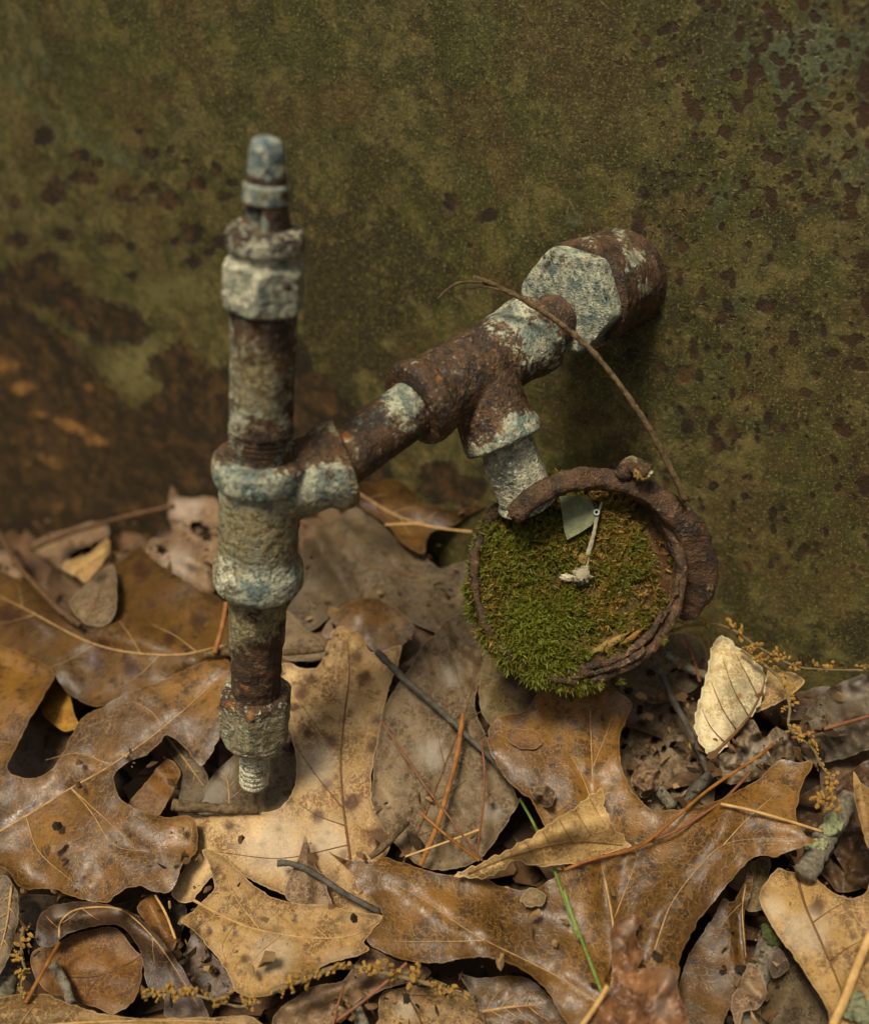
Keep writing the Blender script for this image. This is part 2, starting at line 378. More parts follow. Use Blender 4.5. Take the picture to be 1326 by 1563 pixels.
def merge(*ms):
    V = []; F = []; k = 0
    for v, f in ms:
        V.append(v); F += [tuple(i+k for i in q) for q in f]; k += len(v)
    return np.concatenate(V), F
def remeshed(V, F, vox=.0006, smooth=6):
    me = bpy.data.meshes.new('tmp'); me.from_pydata(np.asarray(V).tolist(), [], [list(f) for f in F])
    o = bpy.data.objects.new('tmp', me); COL.objects.link(o)
    m = o.modifiers.new('r', 'REMESH'); m.mode = 'VOXEL'; m.voxel_size = vox
    if smooth: s = o.modifiers.new('s', 'SMOOTH'); s.factor = .5; s.iterations = smooth
    dg = bpy.context.evaluated_depsgraph_get(); e = bpy.data.meshes.new_from_object(o.evaluated_get(dg))
    W = np.zeros(len(e.vertices)*3); e.vertices.foreach_get('co', W)
    G = [tuple(p.vertices) for p in e.polygons]
    bpy.data.objects.remove(o); bpy.data.meshes.remove(me); bpy.data.meshes.remove(e)
    return W.reshape(-1, 3), G
def normals(V, F):
    N = np.zeros_like(V)
    q = np.array([tuple(f) if len(f) == 4 else (f[0], f[1], f[2], f[2]) for f in F])
    n = np.cross(V[q[:, 2]]-V[q[:, 0]], V[q[:, 3]]-V[q[:, 1]])
    t = (q[:, 3] == q[:, 2])
    n[t] = np.cross(V[q[t, 1]]-V[q[t, 0]], V[q[t, 2]]-V[q[t, 0]])
    for k in range(4): np.add.at(N, q[:, k], n)
    return N/np.maximum(np.linalg.norm(N, axis=1), 1e-12)[:, None]
def rough_up(V, F, amp=.0004, scale=120, amp2=.00015, scale2=450):
    N = normals(V, F)
    pit = np.maximum(0, fbm(V*420+31.7, 2)-.25)
    return V + N*(amp*.55*frac(V, scale, 3) + amp2*1.2*frac(V, scale2, 2, 5.) - .0008*pit)[:, None]
def paint(V, base, blobs):
    """stains: blobs of (px,py,radius,channel,value) as seen from the front, spread over the surface"""
    x, y, d = project(V); out = {}
    for ch in ('rust', 'crust', 'moss', 'orange', 'dirt', 'blue'): out[ch] = np.full(len(V), float(base.get(ch, 0)))
    sd = random.uniform(0, 50)
    for k in (100, 130, 170, 220, 240): out['n%d' % k] = bake(V, k, 4, sd+k)
    for (bx, by, br, ch, val) in blobs:
        w = np.exp(-(((x-bx)**2+(y-by)**2)/(br*br))); out[ch] += w*(val-out[ch])
    return out

def sweep(P, rx, ry=None, seg=14, up=None, jit=0.0, jscale=200, sq=1.0):
    """tube through points P (n,3) with radii arrays"""
    P = np.asarray(P, float); n = len(P); rx = np.broadcast_to(rx, n); ry = rx if ry is None else np.broadcast_to(ry, n)
    T = np.gradient(P, axis=0); T /= np.linalg.norm(T, axis=1)[:, None]
    ref = np.array(up if up is not None else (0, 0, 1.0)); V = []
    for i in range(n):
        s = np.cross(T[i], ref); s /= max(np.linalg.norm(s), 1e-9); w = np.cross(s, T[i])
        for k in range(seg):
            a = 2*math.pi*k/seg; ca, sa = math.cos(a), math.sin(a); V.append(P[i] + s*math.copysign(abs(ca)**sq, ca)*rx[i] + w*math.copysign(abs(sa)**sq, sa)*ry[i])
    V = np.array(V); F = [(j*seg+i, j*seg+(i+1) % seg, (j+1)*seg+(i+1) % seg, (j+1)*seg+i) for j in range(n-1) for i in range(seg)]
    F.append(tuple(range(seg-1, -1, -1))); F.append(tuple((n-1)*seg+i for i in range(seg)))
    if jit:
        V = V + normals(V, [f if len(f) <= 4 else f[:3] for f in F])*(jit*frac(V, jscale, 4))[:, None]
    return V, F
def spline(P, n=40):
    """Catmull-Rom through rows of P, resampled evenly by index"""
    P = np.asarray(P, float); m = len(P)
    if m == 2: t = np.linspace(0, 1, n)[:, None]; return P[0]*(1-t)+P[1]*t
    Q = np.vstack([2*P[0]-P[1], P, 2*P[-1]-P[-2]]); out = []
    for s in np.linspace(0, m-1-1e-9, n):
        i = int(s); t = s-i; p0, p1, p2, p3 = Q[i], Q[i+1], Q[i+2], Q[i+3]
        out.append(.5*((2*p1)+(-p0+p2)*t+(2*p0-5*p1+4*p2-p3)*t*t+(-p0+3*p1-3*p2+p3)*t**3))
    return np.array(out)

# ------------------------------------------------------------------ ground
def build_ground():
    ax = np.unique(np.concatenate([np.linspace(-.6, .6, 100), np.linspace(-15, -.6, 18), np.linspace(.6, 15, 18)]))
    ay = np.unique(np.concatenate([np.linspace(-.2, 1.0, 100), np.linspace(-15, -.2, 18), np.linspace(1.0, 15, 18)]))
    X, Y = np.meshgrid(ax, ay); Z = gz(X, Y) - .022
    V = np.c_[X.ravel(), Y.ravel(), Z.ravel()]; near = (np.abs(V[:, 0]) < .7) & (np.abs(V[:, 1]-.3) < .9)
    V[near, 2] += .004*frac(V[near], 30, 4)
    nx = len(ax); F = [(j*nx+i, j*nx+i+1, (j+1)*nx+i+1, (j+1)*nx+i) for j in range(len(ay)-1) for i in range(nx-1)]
    o = mesh_obj('ground', V, F, MAT['soil'], origin=(0, 0, 0)); setp(o, 'dark forest soil beneath the leaf litter', 'soil', kind='structure')
build_ground()

# ------------------------------------------------------------------ tank side
def poly_in(px, py, poly):
    poly = np.asarray(poly, float); ins = np.zeros(px.shape, bool); n = len(poly); j = n-1
    for i in range(n):
        xi, yi = poly[i]; xj, yj = poly[j]
        c = ((yi > py) != (yj > py)) & (px < (xj-xi)*(py-yi)/(yj-yi+1e-12)+xi); ins ^= c; j = i
    return ins
def poly_dist(px, py, poly, closed=True):
    poly = np.asarray(poly, float); d = np.full(px.shape, 1e9); n = len(poly)
    for i in range(n if closed else n-1):
        a = poly[i]; b = poly[(i+1) % n]; ab = b-a; L = (ab@ab)+1e-9
        t = np.clip(((px-a[0])*ab[0]+(py-a[1])*ab[1])/L, 0, 1)
        d = np.minimum(d, np.hypot(px-a[0]-t*ab[0], py-a[1]-t*ab[1]))
    return d
def sdf(px, py, poly):
    d = poly_dist(px, py, poly); return np.where(poly_in(px, py, poly), d, -d)

def build_tank():
    def ax(a, b, c, d, n1, n2, n3): return np.unique(np.concatenate([np.linspace(a, b, n1), np.linspace(b, c, n2), np.linspace(c, d, n3)]))
    us = np.unique(np.concatenate([ax(-1.1, -.50, -.1, .2, 14, 220, 330), np.linspace(.2, .5, 16)])); zs = ax(-.25, -.04, .42, .54, 10, 420, 8)
    Ug, Zg = np.meshgrid(us, zs); P0 = np.array([WP[0], WP[1], 0])
    bow = 0.0008*np.sin(Ug*9+1)*np.cos(Zg*7)
    V = P0 + Ug[..., None]*WU + Zg[..., None]*np.array([0, 0, 1.]) + bow[..., None]*WN
    V = V.reshape(-1, 3); nx = len(us); nz = len(zs)
    F = [(j*nx+i, j*nx+i+1, (j+1)*nx+i+1, (j+1)*nx+i) for j in range(nz-1) for i in range(nx-1)]
    px, py, _ = project(V); N = len(V)
    A = {k: np.zeros(N) for k in ('rust', 'orange', 'teal', 'green', 'pale', 'brown', 'pits', 'dark', 'red')}
    wob = np.c_[V[:, 0]*0, V[:, 0]*0]
    def g(bx, by, rx, ry=None, rot=0):
        ry = ry or rx; c, s = math.cos(rot), math.sin(rot); dx = px-bx; dy = py-by
        return np.exp(-((dx*c+dy*s)/rx)**2 - ((-dx*s+dy*c)/ry)**2)
    # big rust field at the lower left, with the wedge of old paint cut into it
    P = [(-400,455),(0,464),(42,464),(64,490),(109,512),(138,557),(166,589),(205,627),(230,608),(253,592),(221,573),(230,544),(275,518),(304,541),(326,563),(349,557),
         (400,520),(450,500),(480,560),(520,600),(560,640),(600,690),(600,900),(-400,1000)]
    s = sdf(px, py, P); rust = np.clip(.5 + s/36, 0, .80)
    P2 = [(20,400),(70,395),(128,442),(192,464),(230,493),(243,506),(208,528),(150,525),(106,499),(70,470),(0,464),(-60,440)]
    rust = np.maximum(rust, np.clip(.47 + sdf(px, py, P2)/40, 0, .75))
    P3 = [(640,715),(660,706),(690,704),(705,725),(735,728),(745,750),(720,775),(660,770),(635,750)]
    rust = np.maximum(rust, np.clip(.5 + sdf(px, py, P3)/26, 0, .8))
    P4 = [(440,290),(530,300),(640,330),(720,400),(700,450),(640,480),(600,560),(540,640),(450,640)]
    A['dark'] = np.maximum.reduce([np.clip(.42 + sdf(px, py, P4)/120, 0, .75), .6*g(1290,960,120,110), .5*g(560,330,80,50), .45*g(960,560,60,40), .35*g(700,220,90,60)])  # dark blobs also paint the bushing's cast shadow and shade at lower right
    A['red'] = np.clip(g(1230,150,220,260)+.8*g(1320,500,80,300), 0, .7)
    spots = [(70,208,15,14),(60,214,9,7),(125,240,13,9),(150,250,10,7),(130,273,19,12),(88,285,12,24),(78,302,16,12),(25,308,12,10),(190,295,15,13),(232,288,14,11),(258,306,20,15),
             (232,235,13,9),(212,202,7,5),(263,228,7,6),(302,282,15,11),(342,300,12,9),(355,280,9,7),(330,262,8,14),(283,248,7,6),(295,357,15,15),(338,370,14,12),(296,400,14,10),(174,366,17,11),
             (200,376,9,7),(94,360,20,11),(28,368,19,12),(70,400,22,14),(267,369,8,6),(318,388,9,6),(202,422,8,8),(120,334,6,5),
             (690,310,14,14),(745,330,20,11),(718,375,6,5),(825,360,7,6),(975,340,14,24),(930,470,8,22),(1040,375,10,14),(965,540,14,8),(1110,420,14,8),(1170,470,12,14),(1100,485,8,10),(1230,190,12,10),
             (1045,575,13,18),(1060,540,10,16),(1095,680,10,18),(1115,665,14,12),(1085,655,8,10),(1185,655,16,13),(1170,640,9,12),(1135,600,6,10),(1060,530,8,8),(1230,840,22,14),(1195,870,8,9),(1115,775,7,10),(1225,600,10,8),
             (1310,560,16,10),(1290,660,16,10),(1320,740,14,16),(1050,650,10,16),(1180,785,8,12),(1270,540,12,8),(1245,575,8,6),(1140,550,6,14)]
    rng = np.random.RandomState(3)
    for (x, y, a, b) in spots:
        rust = np.maximum(rust, (.95 if x < 500 else .85)*g(x, y, a*1.25, b*1.25, rng.uniform(-.4, .4)))
        if rng.rand() < .7: rust = np.maximum(rust, .8*g(x+rng.uniform(-a, a), y+rng.uniform(-b, b), a*.7, b*.7))
    # peppering of rust through the green paint, top right, and along the right edge
    for _ in range(620):
        x = rng.uniform(960, 1330); y = rng.uniform(-20, 330)
        if rng.rand() > ((x-930)/330)*(1-.35*abs(y-140)/200): continue
        a = 2.6+8.5*rng.rand()**3; rust = np.maximum(rust, .95*g(x, y, a, a*rng.uniform(.8, 1.9), rng.uniform(-.5, .5)))
    for _ in range(520):
        x = rng.uniform(980, 1330); y = rng.uniform(260, 880); a = 2.6+8*rng.rand()**2.5
        rust = np.maximum(rust, rng.uniform(.55, .9)*g(x, y, a*.85, a*rng.uniform(.8, 1.6), rng.uniform(-.6, .2)))
    for (x, y, a, b) in [(1318,130,14,40),(1322,180,18,30),(1316,400,16,30),(1322,460,12,26),(1300,520,26,14)]:
        rust = np.maximum(rust, .8*g(x, y, a, b))
    A['rust'] = rust
    A['orange'] = np.maximum.reduce([np.clip(.36*g(80,690,200,150), 0, 1), np.clip(.22*g(420,680,200,90), 0, 1), .8*g(10,560,34,24), .75*g(35,590,30,16), .85*g(62,632,22,9,.2), .85*g(110,650,52,13,.38), .9*g(150,672,26,12,.2), .6*g(75,700,60,18,.4), .5*g(30,670,70,22,.35),
                                     .75*g(137,590,14,12), .5*g(70,540,16,20), .55*g(100,770,60,24), .5*g(200,780,50,18), .6*g(500,625,18,12)])
    A['teal'] = np.maximum.reduce([.62*g(1230,70,170,190), .6*g(1310,250,90,120), .5*g(1190,250,80,70), .5*g(60,120,90,60), .55*g(150,225,110,40,.3), .45*g(260,265,90,35,.3), .35*g(20,40,60,60), .5*g(690,265,26,16),
                                   .4*g(1090,310,50,40), .5*g(890,335,50,16), .34*g(1130,640,180,260), .3*g(200,400,200,90)])
    A['green'] = np.maximum.reduce([.45*g(1000,560,180,300), .75*g(720,60,150,120), .6*g(400,60,300,70), .5*g(780,380,80,60), .6*g(1210,210,70,60), .55*g(640,110,60,90), .5*g(450,250,80,80)])
    A['pale'] = np.maximum.reduce([.95*g(215,560,60,60), .6*g(260,450,140,50), .4*g(60,330,120,80), .5*g(330,430,60,60), .35*g(850,200,160,160), .6*g(580,525,24,14), .55*g(560,580,40,12,.3), .3*g(1180,700,120,150)])
    A['brown'] = np.maximum.reduce([.7*g(900,90,180,160), .55*g(1260,640,90,230), .6*g(1250,880,170,160), .5*g(560,330,160,90), .45*g(200,130,170,70), .7*g(1320,480,60,420), .7*g(500,450,70,110)])
    A['pits'] = np.maximum.reduce([.6*g(1000,150,150,250), .75*g(1200,150,150,250), .4*g(1100,500,200,200), .25*g(560,150,500,200)])
    for k in (12, 26, 38, 60, 90, 110): A['n%d' % k] = bake(V, k, 5 if k < 70 else 4, k)
    A['streak'] = bake(V*np.array([1, 1, .12]), 70, 4, 5)
    # back, sides and top of the tank
    depth = .45; k = len(V); idx = lambda j, i: j*nx+i
    border = [idx(0, i) for i in range(nx)] + [idx(j, nx-1) for j in range(1, nz)] + [idx(nz-1, i) for i in range(nx-2, -1, -1)] + [idx(j, 0) for j in range(nz-2, 0, -1)]
    B = V[border] - WN*depth; V2 = np.concatenate([V, B]); nb = len(border)
    F += [(border[(i+1) % nb], border[i], k+i, k+(i+1) % nb) for i in range(nb)]
    F.append(tuple(k+i for i in range(nb-1, -1, -1)))
    A = {q: np.concatenate([v, v[border]]) for q, v in A.items()}
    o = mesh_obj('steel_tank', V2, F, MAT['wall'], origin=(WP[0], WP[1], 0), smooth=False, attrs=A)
    setp(o, 'large old metal tank with mossy olive paint and rust patches behind the pipes', 'tank')
build_tank()

# ------------------------------------------------------------------ pipework
TC = np.array([397-CX, 750-CY])/FPX*.366
def cam2w(x, yd, d): return CAM + _F*d + _R*x - _U*yd
_w3 = np.array([-.103, .857, .515]); _w3 /= np.linalg.norm(_w3)
def vp(py):
    """point on the upright pipe's axis seen at image height py"""
    t = (py-CY)/FPX; y0, d0 = TC[1], .366
    L = (t*d0-y0)/(_w3[1]-t*_w3[2]); return cam2w(TC[0]+_w3[0]*L, y0+_w3[1]*L, d0+_w3[2]*L)
def hd(px): return 1/(2.577-.00095*(px-635))
def hp(px, py): return at(px, py, hd(px))
def L(a, b): return float(np.linalg.norm(np.asarray(b)-np.asarray(a)))
PR = .01065

asm = empty('pipe_assembly', vp(1197)); setp(asm, 'rusty galvanised pipework with tees and an upright pipe screwed into the tank', 'pipes')
def metal_part(name, V, F, base, blobs=(), label=None, parent=None):
    o = part(name, V, F, MAT['metal'], parent or asm, attrs=paint(V, base, blobs))
    if label: o['label'] = label
    return o

# upright pipe, upper and lower lengths
a, b = vp(455), vp(715)
V, F = lathe(a, b, [(0, PR), (L(a, b)-.014, PR), (L(a, b)-.013, PR*.99), (L(a, b), PR*.97)], seg=90, step=.0009)
u_, v_, d_ = frame(b-a); tt = (V-a)@d_; th = np.arctan2((V-a)@v_, (V-a)@u_)
dirr = normals(V, F)
V = V + dirr*(np.where(tt > L(a, b)-.016,   .0006*np.sin(tt/.0018*2*math.pi), 0))[:, None]
V = rough_up(V, F, .00022, 130, .00012, 500)
metal_part('upper_pipe', V, F, dict(rust=.52, crust=.05, dirt=.5), [(400,600,60,'rust',.36),(395,570,45,'dirt',.9),(360,640,22,'crust',.62),(356,560,16,'crust',.6),(352,600,12,'crust',.7),(372,515,14,'crust',.5),
    (430,530,30,'rust',.75),(400,690,34,'rust',.8),(440,620,18,'rust',.75),(400,485,40,'rust',.8)], label='upper length of upright pipe, brown and flaking')
a, b = vp(905), vp(1082)
V, F = lathe(a, b, [(0, PR), (L(a, b), PR*.98)], seg=90, step=.0009)
V = rough_up(V, F, .0003, 120, .0002, 420)
px_, py_, _ = project(V); N_ = normals(V, F)
V = V + N_*(np.clip((py_-985+18*frac(V, 60, 3))/14, 0, 1)*-.0009 + np.clip((py_-1000)/40, 0, 1)*.0006*frac(V, 260, 4))[:, None]
metal_part('lower_pipe', V, F, dict(rust=.12, dirt=.9, crust=.22, moss=.15), [(400,1030,60,'rust',1.0),(380,1075,50,'rust',1.0),(360,960,26,'crust',.5),(395,970,20,'crust',.45),(370,1055,22,'orange',.5),(430,1000,30,'rust',.9),
    (390,940,16,'rust',.6),(425,960,18,'rust',.55)], label='lower length of upright pipe, scaly dark rust at its end')

# lower tee (upright run, branch to the right)
a, b = vp(693), vp(893); Ln = L(a, b); C0 = hp(430, 757)
ax_n = (b-a)/Ln
run = lathe(a, b, [(0, .0135), (.0006, .0152), (.002, .0164), (.006, .0166), (.0092, .0162), (.0108, .0148), (.013, .0142), (Ln-.0155, .0140), (Ln-.012, .0150), (Ln-.009, .0163), (Ln-.003, .0166), (Ln-.0006, .0156), (Ln, .0130)], seg=80)
br0 = vp(752); br1 = hp(528, 705); Lb = L(br0, br1)
brn = lathe(br0, br1, [(0, .0136), (Lb-.0105, .0136), (Lb-.0085, .0148), (Lb-.004, .0160), (Lb-.0008, .0158), (Lb, .0125)], seg=80)
V, F = remeshed(*merge(run, brn), vox=.00052, smooth=3)
V = rough_up(V, F, .00045, 110, .00022, 420)
metal_part('lower_tee', V, F, dict(rust=.1, dirt=.75, crust=.28, moss=.12),
    [(395,735,34,'blue',.25),(500,745,30,'blue',.2),(400,905,30,'blue',.3),(395,735,38,'dirt',.05),(350,730,30,'dirt',.1),(440,740,24,'dirt',.05),(392,690,50,'rust',.62),(345,690,26,'rust',.75),(440,690,30,'rust',.72),(500,745,36,'dirt',.05),(505,740,34,'crust',.35),
     (490,682,44,'rust',.78),(530,696,30,'rust',.78),(455,700,26,'rust',.8),(520,725,26,'rust',.5),(515,700,30,'orange',.4),(400,900,40,'dirt',.1),(450,890,24,'dirt',.1),(440,905,20,'crust',.45),(338,890,26,'crust',.75),(345,860,16,'crust',.7),(400,915,26,'crust',.4),
     (420,712,14,'orange',.6),(385,745,20,'crust',.3),(465,800,30,'moss',.5),(490,795,24,'moss',.6)], label='grey lichen-stained tee joining upright pipe and branch')

# branch pipe between the tees
a, b = hp(500, 718), hp(652, 606)
V, F = lathe(a, b, [(0, PR*.98), (L(a, b), PR)], seg=90, step=.0009); V = rough_up(V, F, .0004, 120, .0002, 420)
metal_part('branch_pipe', V, F, dict(rust=.74, crust=.12, orange=.22), [(612,604,34,'rust',.25),(620,620,26,'crust',.6),(510,658,30,'orange',.7),(480,662,30,'orange',.65),(612,602,24,'crust',.55),(618,622,16,'crust',.5),(605,640,18,'dirt',.8),(628,612,14,'rust',.3),
    (545,650,14,'crust',.3),(600,690,24,'orange',.3)], label='short sloping pipe between the two tees, orange rust on top')

# upper tee (sloping run, branch down to the gauge)
a, b = hp(626, 622), hp(822, 506); Ln = L(a, b)
run = lathe(a, b, [(0, .0128), (.0008, .0156), (.003, .0168), (.0075, .0166), (.010, .0156), (.0125, .0150), (Ln-.013, .0152), (Ln-.010, .0160), (Ln-.007, .0164), (Ln-.002, .0163), (Ln-.0004, .0152), (Ln, .012)], seg=80)
br0 = hp(722, 566); br1 = at(772, 679, .404); Lb = L(br0, br1)
brn = lathe(br0, br1, [(0, .0146), (Lb-.011, .0146), (Lb-.0085, .0152), (Lb-.004, .0160), (Lb-.0008, .0157), (Lb, .0125)], seg=80)
V, F = remeshed(*merge(run, brn), vox=.00055, smooth=6)
V = rough_up(V, F, .0004, 120, .0002, 420)
metal_part('upper_tee', V, F, dict(rust=.80, dirt=.3, orange=.16, crust=.08), [(822,525,38,'rust',.15),(830,545,30,'crust',.4),(765,690,44,'rust',.1),(715,690,26,'crust',.5),(790,670,30,'rust',.25),(806,655,22,'rust',.2),(760,480,36,'rust',.45),(790,470,24,'rust',.35),
    (660,560,26,'orange',.45),(640,600,22,'orange',.35),(700,640,26,'orange',.5),(672,650,22,'crust',.35),(605,570,16,'crust',.4),(735,655,30,'rust',.7),(820,580,14,'crust',.4),(800,640,22,'orange',.55)],
    label='dark rust-brown tee with pale worn collars')

# nipple into the bushing
a, b = hp(812, 512), hp(890, 458)
V, F = lathe(a, b, [(0, PR), (L(a, b), PR)], seg=72); V = rough_up(V, F)
metal_part('nipple', V, F, dict(rust=.95))
# bushing against the tank
a, b = at(860, 462, .414), at(940, 427, .4435); Ln = L(a, b)
V, F = lathe(a, b, [(0, .0105), (.0002, .0175), (.0006, .0200), (.004, .0202), (.0098, .0203), (.0100, .0212)], seg=96, hexa=[(0.0005, .0100, .0188)], rot=.35, step=.0007)
plug = (V, F)
body = lathe(a, b, [(.0096, .012), (.0098, .0205), (.0112, .0222), (.0175, .0224), (.0205, .0218), (.0212, .0206), (.0235, .0206), (.0242, .0212), (Ln-.003, .0208), (Ln-.0015, .0214), (Ln+.008, .0216)], seg=120, step=.0007)
V, F = plug; V = rough_up(V, F, .0004, 110, .00025, 420)
bush = metal_part('bushing', V, F, dict(rust=.05, crust=.35, dirt=.05), [(880,440,40,'blue',.2),(860,440,26,'crust',.62),(845,470,24,'crust',.68),(905,430,30,'crust',.1),(920,470,20,'crust',.2),(900,400,30,'rust',.45),(840,395,30,'rust',.5)],
    label='pale crusted hex bushing')
V, F = body; V = rough_up(V, F, .00055, 100, .00025, 420)
metal_part('wall_socket', V, F, dict(rust=.92, dirt=.5, orange=.14), [(968,395,20,'rust',.3),(945,360,18,'rust',.3),(985,440,14,'rust',.4),(925,375,20,'rust',.85),(900,365,20,'rust',.6),(940,450,30,'orange',.35),(905,525,30,'dirt',.9),(905,525,26,'rust',.2)],
    label='rust-brown round socket welded to the tank')

# cap nut at the top, with a broken stem above it
a, b = vp(345), vp(470); Ln = L(a, b)
V, F = lathe(a, b, [(0, .0095), (.0005, .0112), (.003, .0122), (.0065, .0120), (.0075, .0108), (.010, .0107), (.0115, .0122), (.0118, .0126), (Ln-.0015, .0126), (Ln-.0004, .0116), (Ln, .009)], seg=96, hexa=[(.0116, Ln-.0008, .0118)], rot=.5, step=.0006)
px_, py_, _ = project(V)
px_, py_, _ = project(V); N_ = normals(V, F); V = rough_up(V, F, .0005, 100, .00025, 420)
metal_part('top_nut', V, F, dict(rust=.08, dirt=.35, crust=.55), [(400,375,60,'rust',.75),(360,360,30,'rust',.9),(360,380,24,'orange',.4),(455,365,24,'rust',.9),(455,375,16,'orange',.5),(400,395,24,'crust',.7),(440,440,8,'rust',.9),(370,450,24,'crust',.7),(405,430,16,'crust',.65),(415,455,16,'crust',.2),(350,410,18,'crust',.7)],
    label='pale hexagonal nut near the top of upright pipe')
a, b = vp(262), vp(372); Ln = L(a, b)
V, F = lathe(a, b, [(0, .0052), (.0005, .0060), (.010, .0068), (.016, .0076), (Ln-.004, .0092), (Ln, .0100)], seg=96, step=.0006); u_, v_, d_ = frame(b-a)
# broken open on the left front: carve a groove
px_, py_, dd = project(V); c_, cy_, cdp = project(vp(320))
carve = np.exp(-((px_-382)/15)**4-((py_-340)/36)**4)*(dd < project(vp(335))[2])
N_ = normals(V, F); V = V - N_*(carve*.0058)[:, None]; V = rough_up(V, F, .0005, 120, .0002, 420)
metal_part('broken_stem', V, F, dict(rust=.95, orange=.12), [(420,330,20,'orange',.3),(398,350,16,'rust',.1),(390,335,12,'rust',.15),(440,300,14,'orange',.2)], label='rusted broken stem')
Pb = spline([at(385, 316, .3185), at(392, 335, .3195), at(402, 366, .3225)], 24); V, F = sweep(Pb, np.interp(np.linspace(0, 1, 24), [0, .5, 1], [.0008, .0022, .0026]), .0009, seg=12, up=-_F, jit=.0003)
metal_part('stem_blade', V, F, dict(rust=.0, dirt=.2, crust=.0, blue=.8), label='dark grey blade inside the broken stem')
a, b = vp(208), vp(312); Ln = L(a, b)
prof = [(0, .0012), (.0005, .0032), (.0015, .0044), (.004, .0053), (.011, .0058), (.0125, .0056)]
t = .0130
while t < Ln-.008: prof += [(t, .0054), (t+.0011, .0061)]; t += .0022
prof += [(Ln-.0068, .0060), (Ln-.0060, .0068), (Ln-.001, .0070), (Ln, .0050)]
V, F = lathe(a, b, prof, seg=72, step=.0005); V = rough_up(V, F, .0003, 150, .0001, 500)
metal_part('threaded_tip', V, F, dict(rust=.02, dirt=.0, crust=.0, blue=.7), [(400,290,36,'blue',.2),(405,225,26,'crust',.0),(400,290,40,'crust',.5),(436,300,12,'rust',.9),(390,265,14,'crust',.5),(400,300,26,'dirt',.5),(400,205,12,'crust',.4)], label='blue-grey threaded tip on top')

# lower hexagonal nut and threaded spigot
a, b = vp(1053), vp(1128); Ln = L(a, b)
V, F = lathe(a, b, [(0, .0112), (.0004, .0126), (.002, .0140), (Ln-.006, .0140), (Ln-.0045, .0132), (Ln-.003, .0134), (Ln-.0005, .0120), (Ln, .006)], seg=96, hexa=[(.0008, Ln-.0055, .0129)], rot=.2, step=.0006); V = rough_up(V, F, .0005, 100, .00025, 420)
metal_part('bottom_nut', V, F, dict(rust=.0, dirt=.7, crust=.5, moss=.2), [(370,1065,34,'rust',1.0),(400,1085,26,'rust',.9),(345,1070,20,'rust',.9),(425,1065,22,'rust',1.),(385,1092,18,'orange',.7),(350,1075,20,'orange',.6),(430,1060,20,'orange',.5)], label='hexagonal nut at foot of upright pipe, orange rust on top')
a, b = vp(1118), vp(1200); Ln = L(a, b); prof = [(0, .0056), (.006, .0056)]; t = .0066
while t < Ln-.004: prof += [(t, .0054), (t+.0012, .0062), (t+.0020, .0060)]; t += .0027
prof += [(Ln-.002, .0056), (Ln, .0035)]
V, F = lathe(a, b, prof, seg=64, step=.0005); V = rough_up(V, F, .0003, 150, .0001, 500)
metal_part('threaded_spigot', V, F, dict(rust=.0, dirt=.5, crust=.72, moss=.3), [(390,1140,30,'moss',.6)], label='pale threaded spigot at the bottom')

# ------------------------------------------------------------------ gauge
GC = at(878, 880, .420)
gn = -(ray(880, 886)); gn /= np.linalg.norm(gn)
gn = gn + .10*_R + .10*_U; gn /= np.linalg.norm(gn)
gx = _R - gn*(_R@gn); gx /= np.linalg.norm(gx); gy = np.cross(gn, gx)
def gl(x, y, z=0): return GC + np.multiply.outer(x, gx) + np.multiply.outer(y, gy) + np.multiply.outer(z, gn)
def gface(px, py, z=0.0):
    """point where the pixel ray meets the dial plane raised by z"""
    v = ray(px, py); d = ((GC+gn*z-CAM)@gn)/(v@gn); return CAM + v*np.asarray(d)[..., None] if np.ndim(d) else CAM+v*d
gauge = empty('pressure_gauge', GC-gy*.045); setp(gauge, 'round rusted gauge overgrown with green moss hanging below the upper tee', 'gauge')
GR = .0432
def cup():
    prof = [(-.019, .012), (-.0188, .030), (-.017, .0395), (-.012, .0415), (-.002, .0423), (.0030, .0430), (.0040, .0424), (.0044, .0408), (.0036, .0394), (-.001, .0388), (-.0035, .0385)]
    seg = 180; V = []
    P2 = []
    for (a, b) in zip(prof[:-1], prof[1:]):
        k = max(1, int(math.hypot(b[0]-a[0], b[1]-a[1])/.0009))
        P2 += [(a[0]+(b[0]-a[0])*i/k, a[1]+(b[1]-a[1])*i/k) for i in range(k)]
    P2.append(prof[-1])
    for (z, r) in P2:
        th = np.arange(seg)/seg*2*math.pi
        rr = r*(1+.012*np.sin(3*th+1)+.006*np.sin(7*th)); zz = z + (.0012*np.sin(2*th+.5) if z > -.004 else 0) + (.0026*fbm(np.c_[np.cos(th)*5, np.sin(th)*5, th*0+2.2], 4) if z > .001 else 0)
        V.append(gl(rr*np.cos(th), rr*np.sin(th), zz))
    V = np.concatenate(V); n = len(P2)
    F = [(j*seg+i, j*seg+(i+1) % seg, (j+1)*seg+(i+1) % seg, (j+1)*seg+i) for j in range(n-1) for i in range(seg)]
    F.append(tuple(range(seg-1, -1, -1)))
    V = V + normals(V, F)*(.0012*frac(V, 90, 4)+.0006*frac(V, 320, 3))[:, None]
    return V, F
V, F = cup(); housing = metal_part('housing', V, F, dict(rust=.9, orange=.2, dirt=.5, crust=.14), [(735,880,40,'crust',.22),(1000,960,40,'orange',.4),(830,1030,40,'moss',.4),(740,950,30,'moss',.5)], parent=gauge)

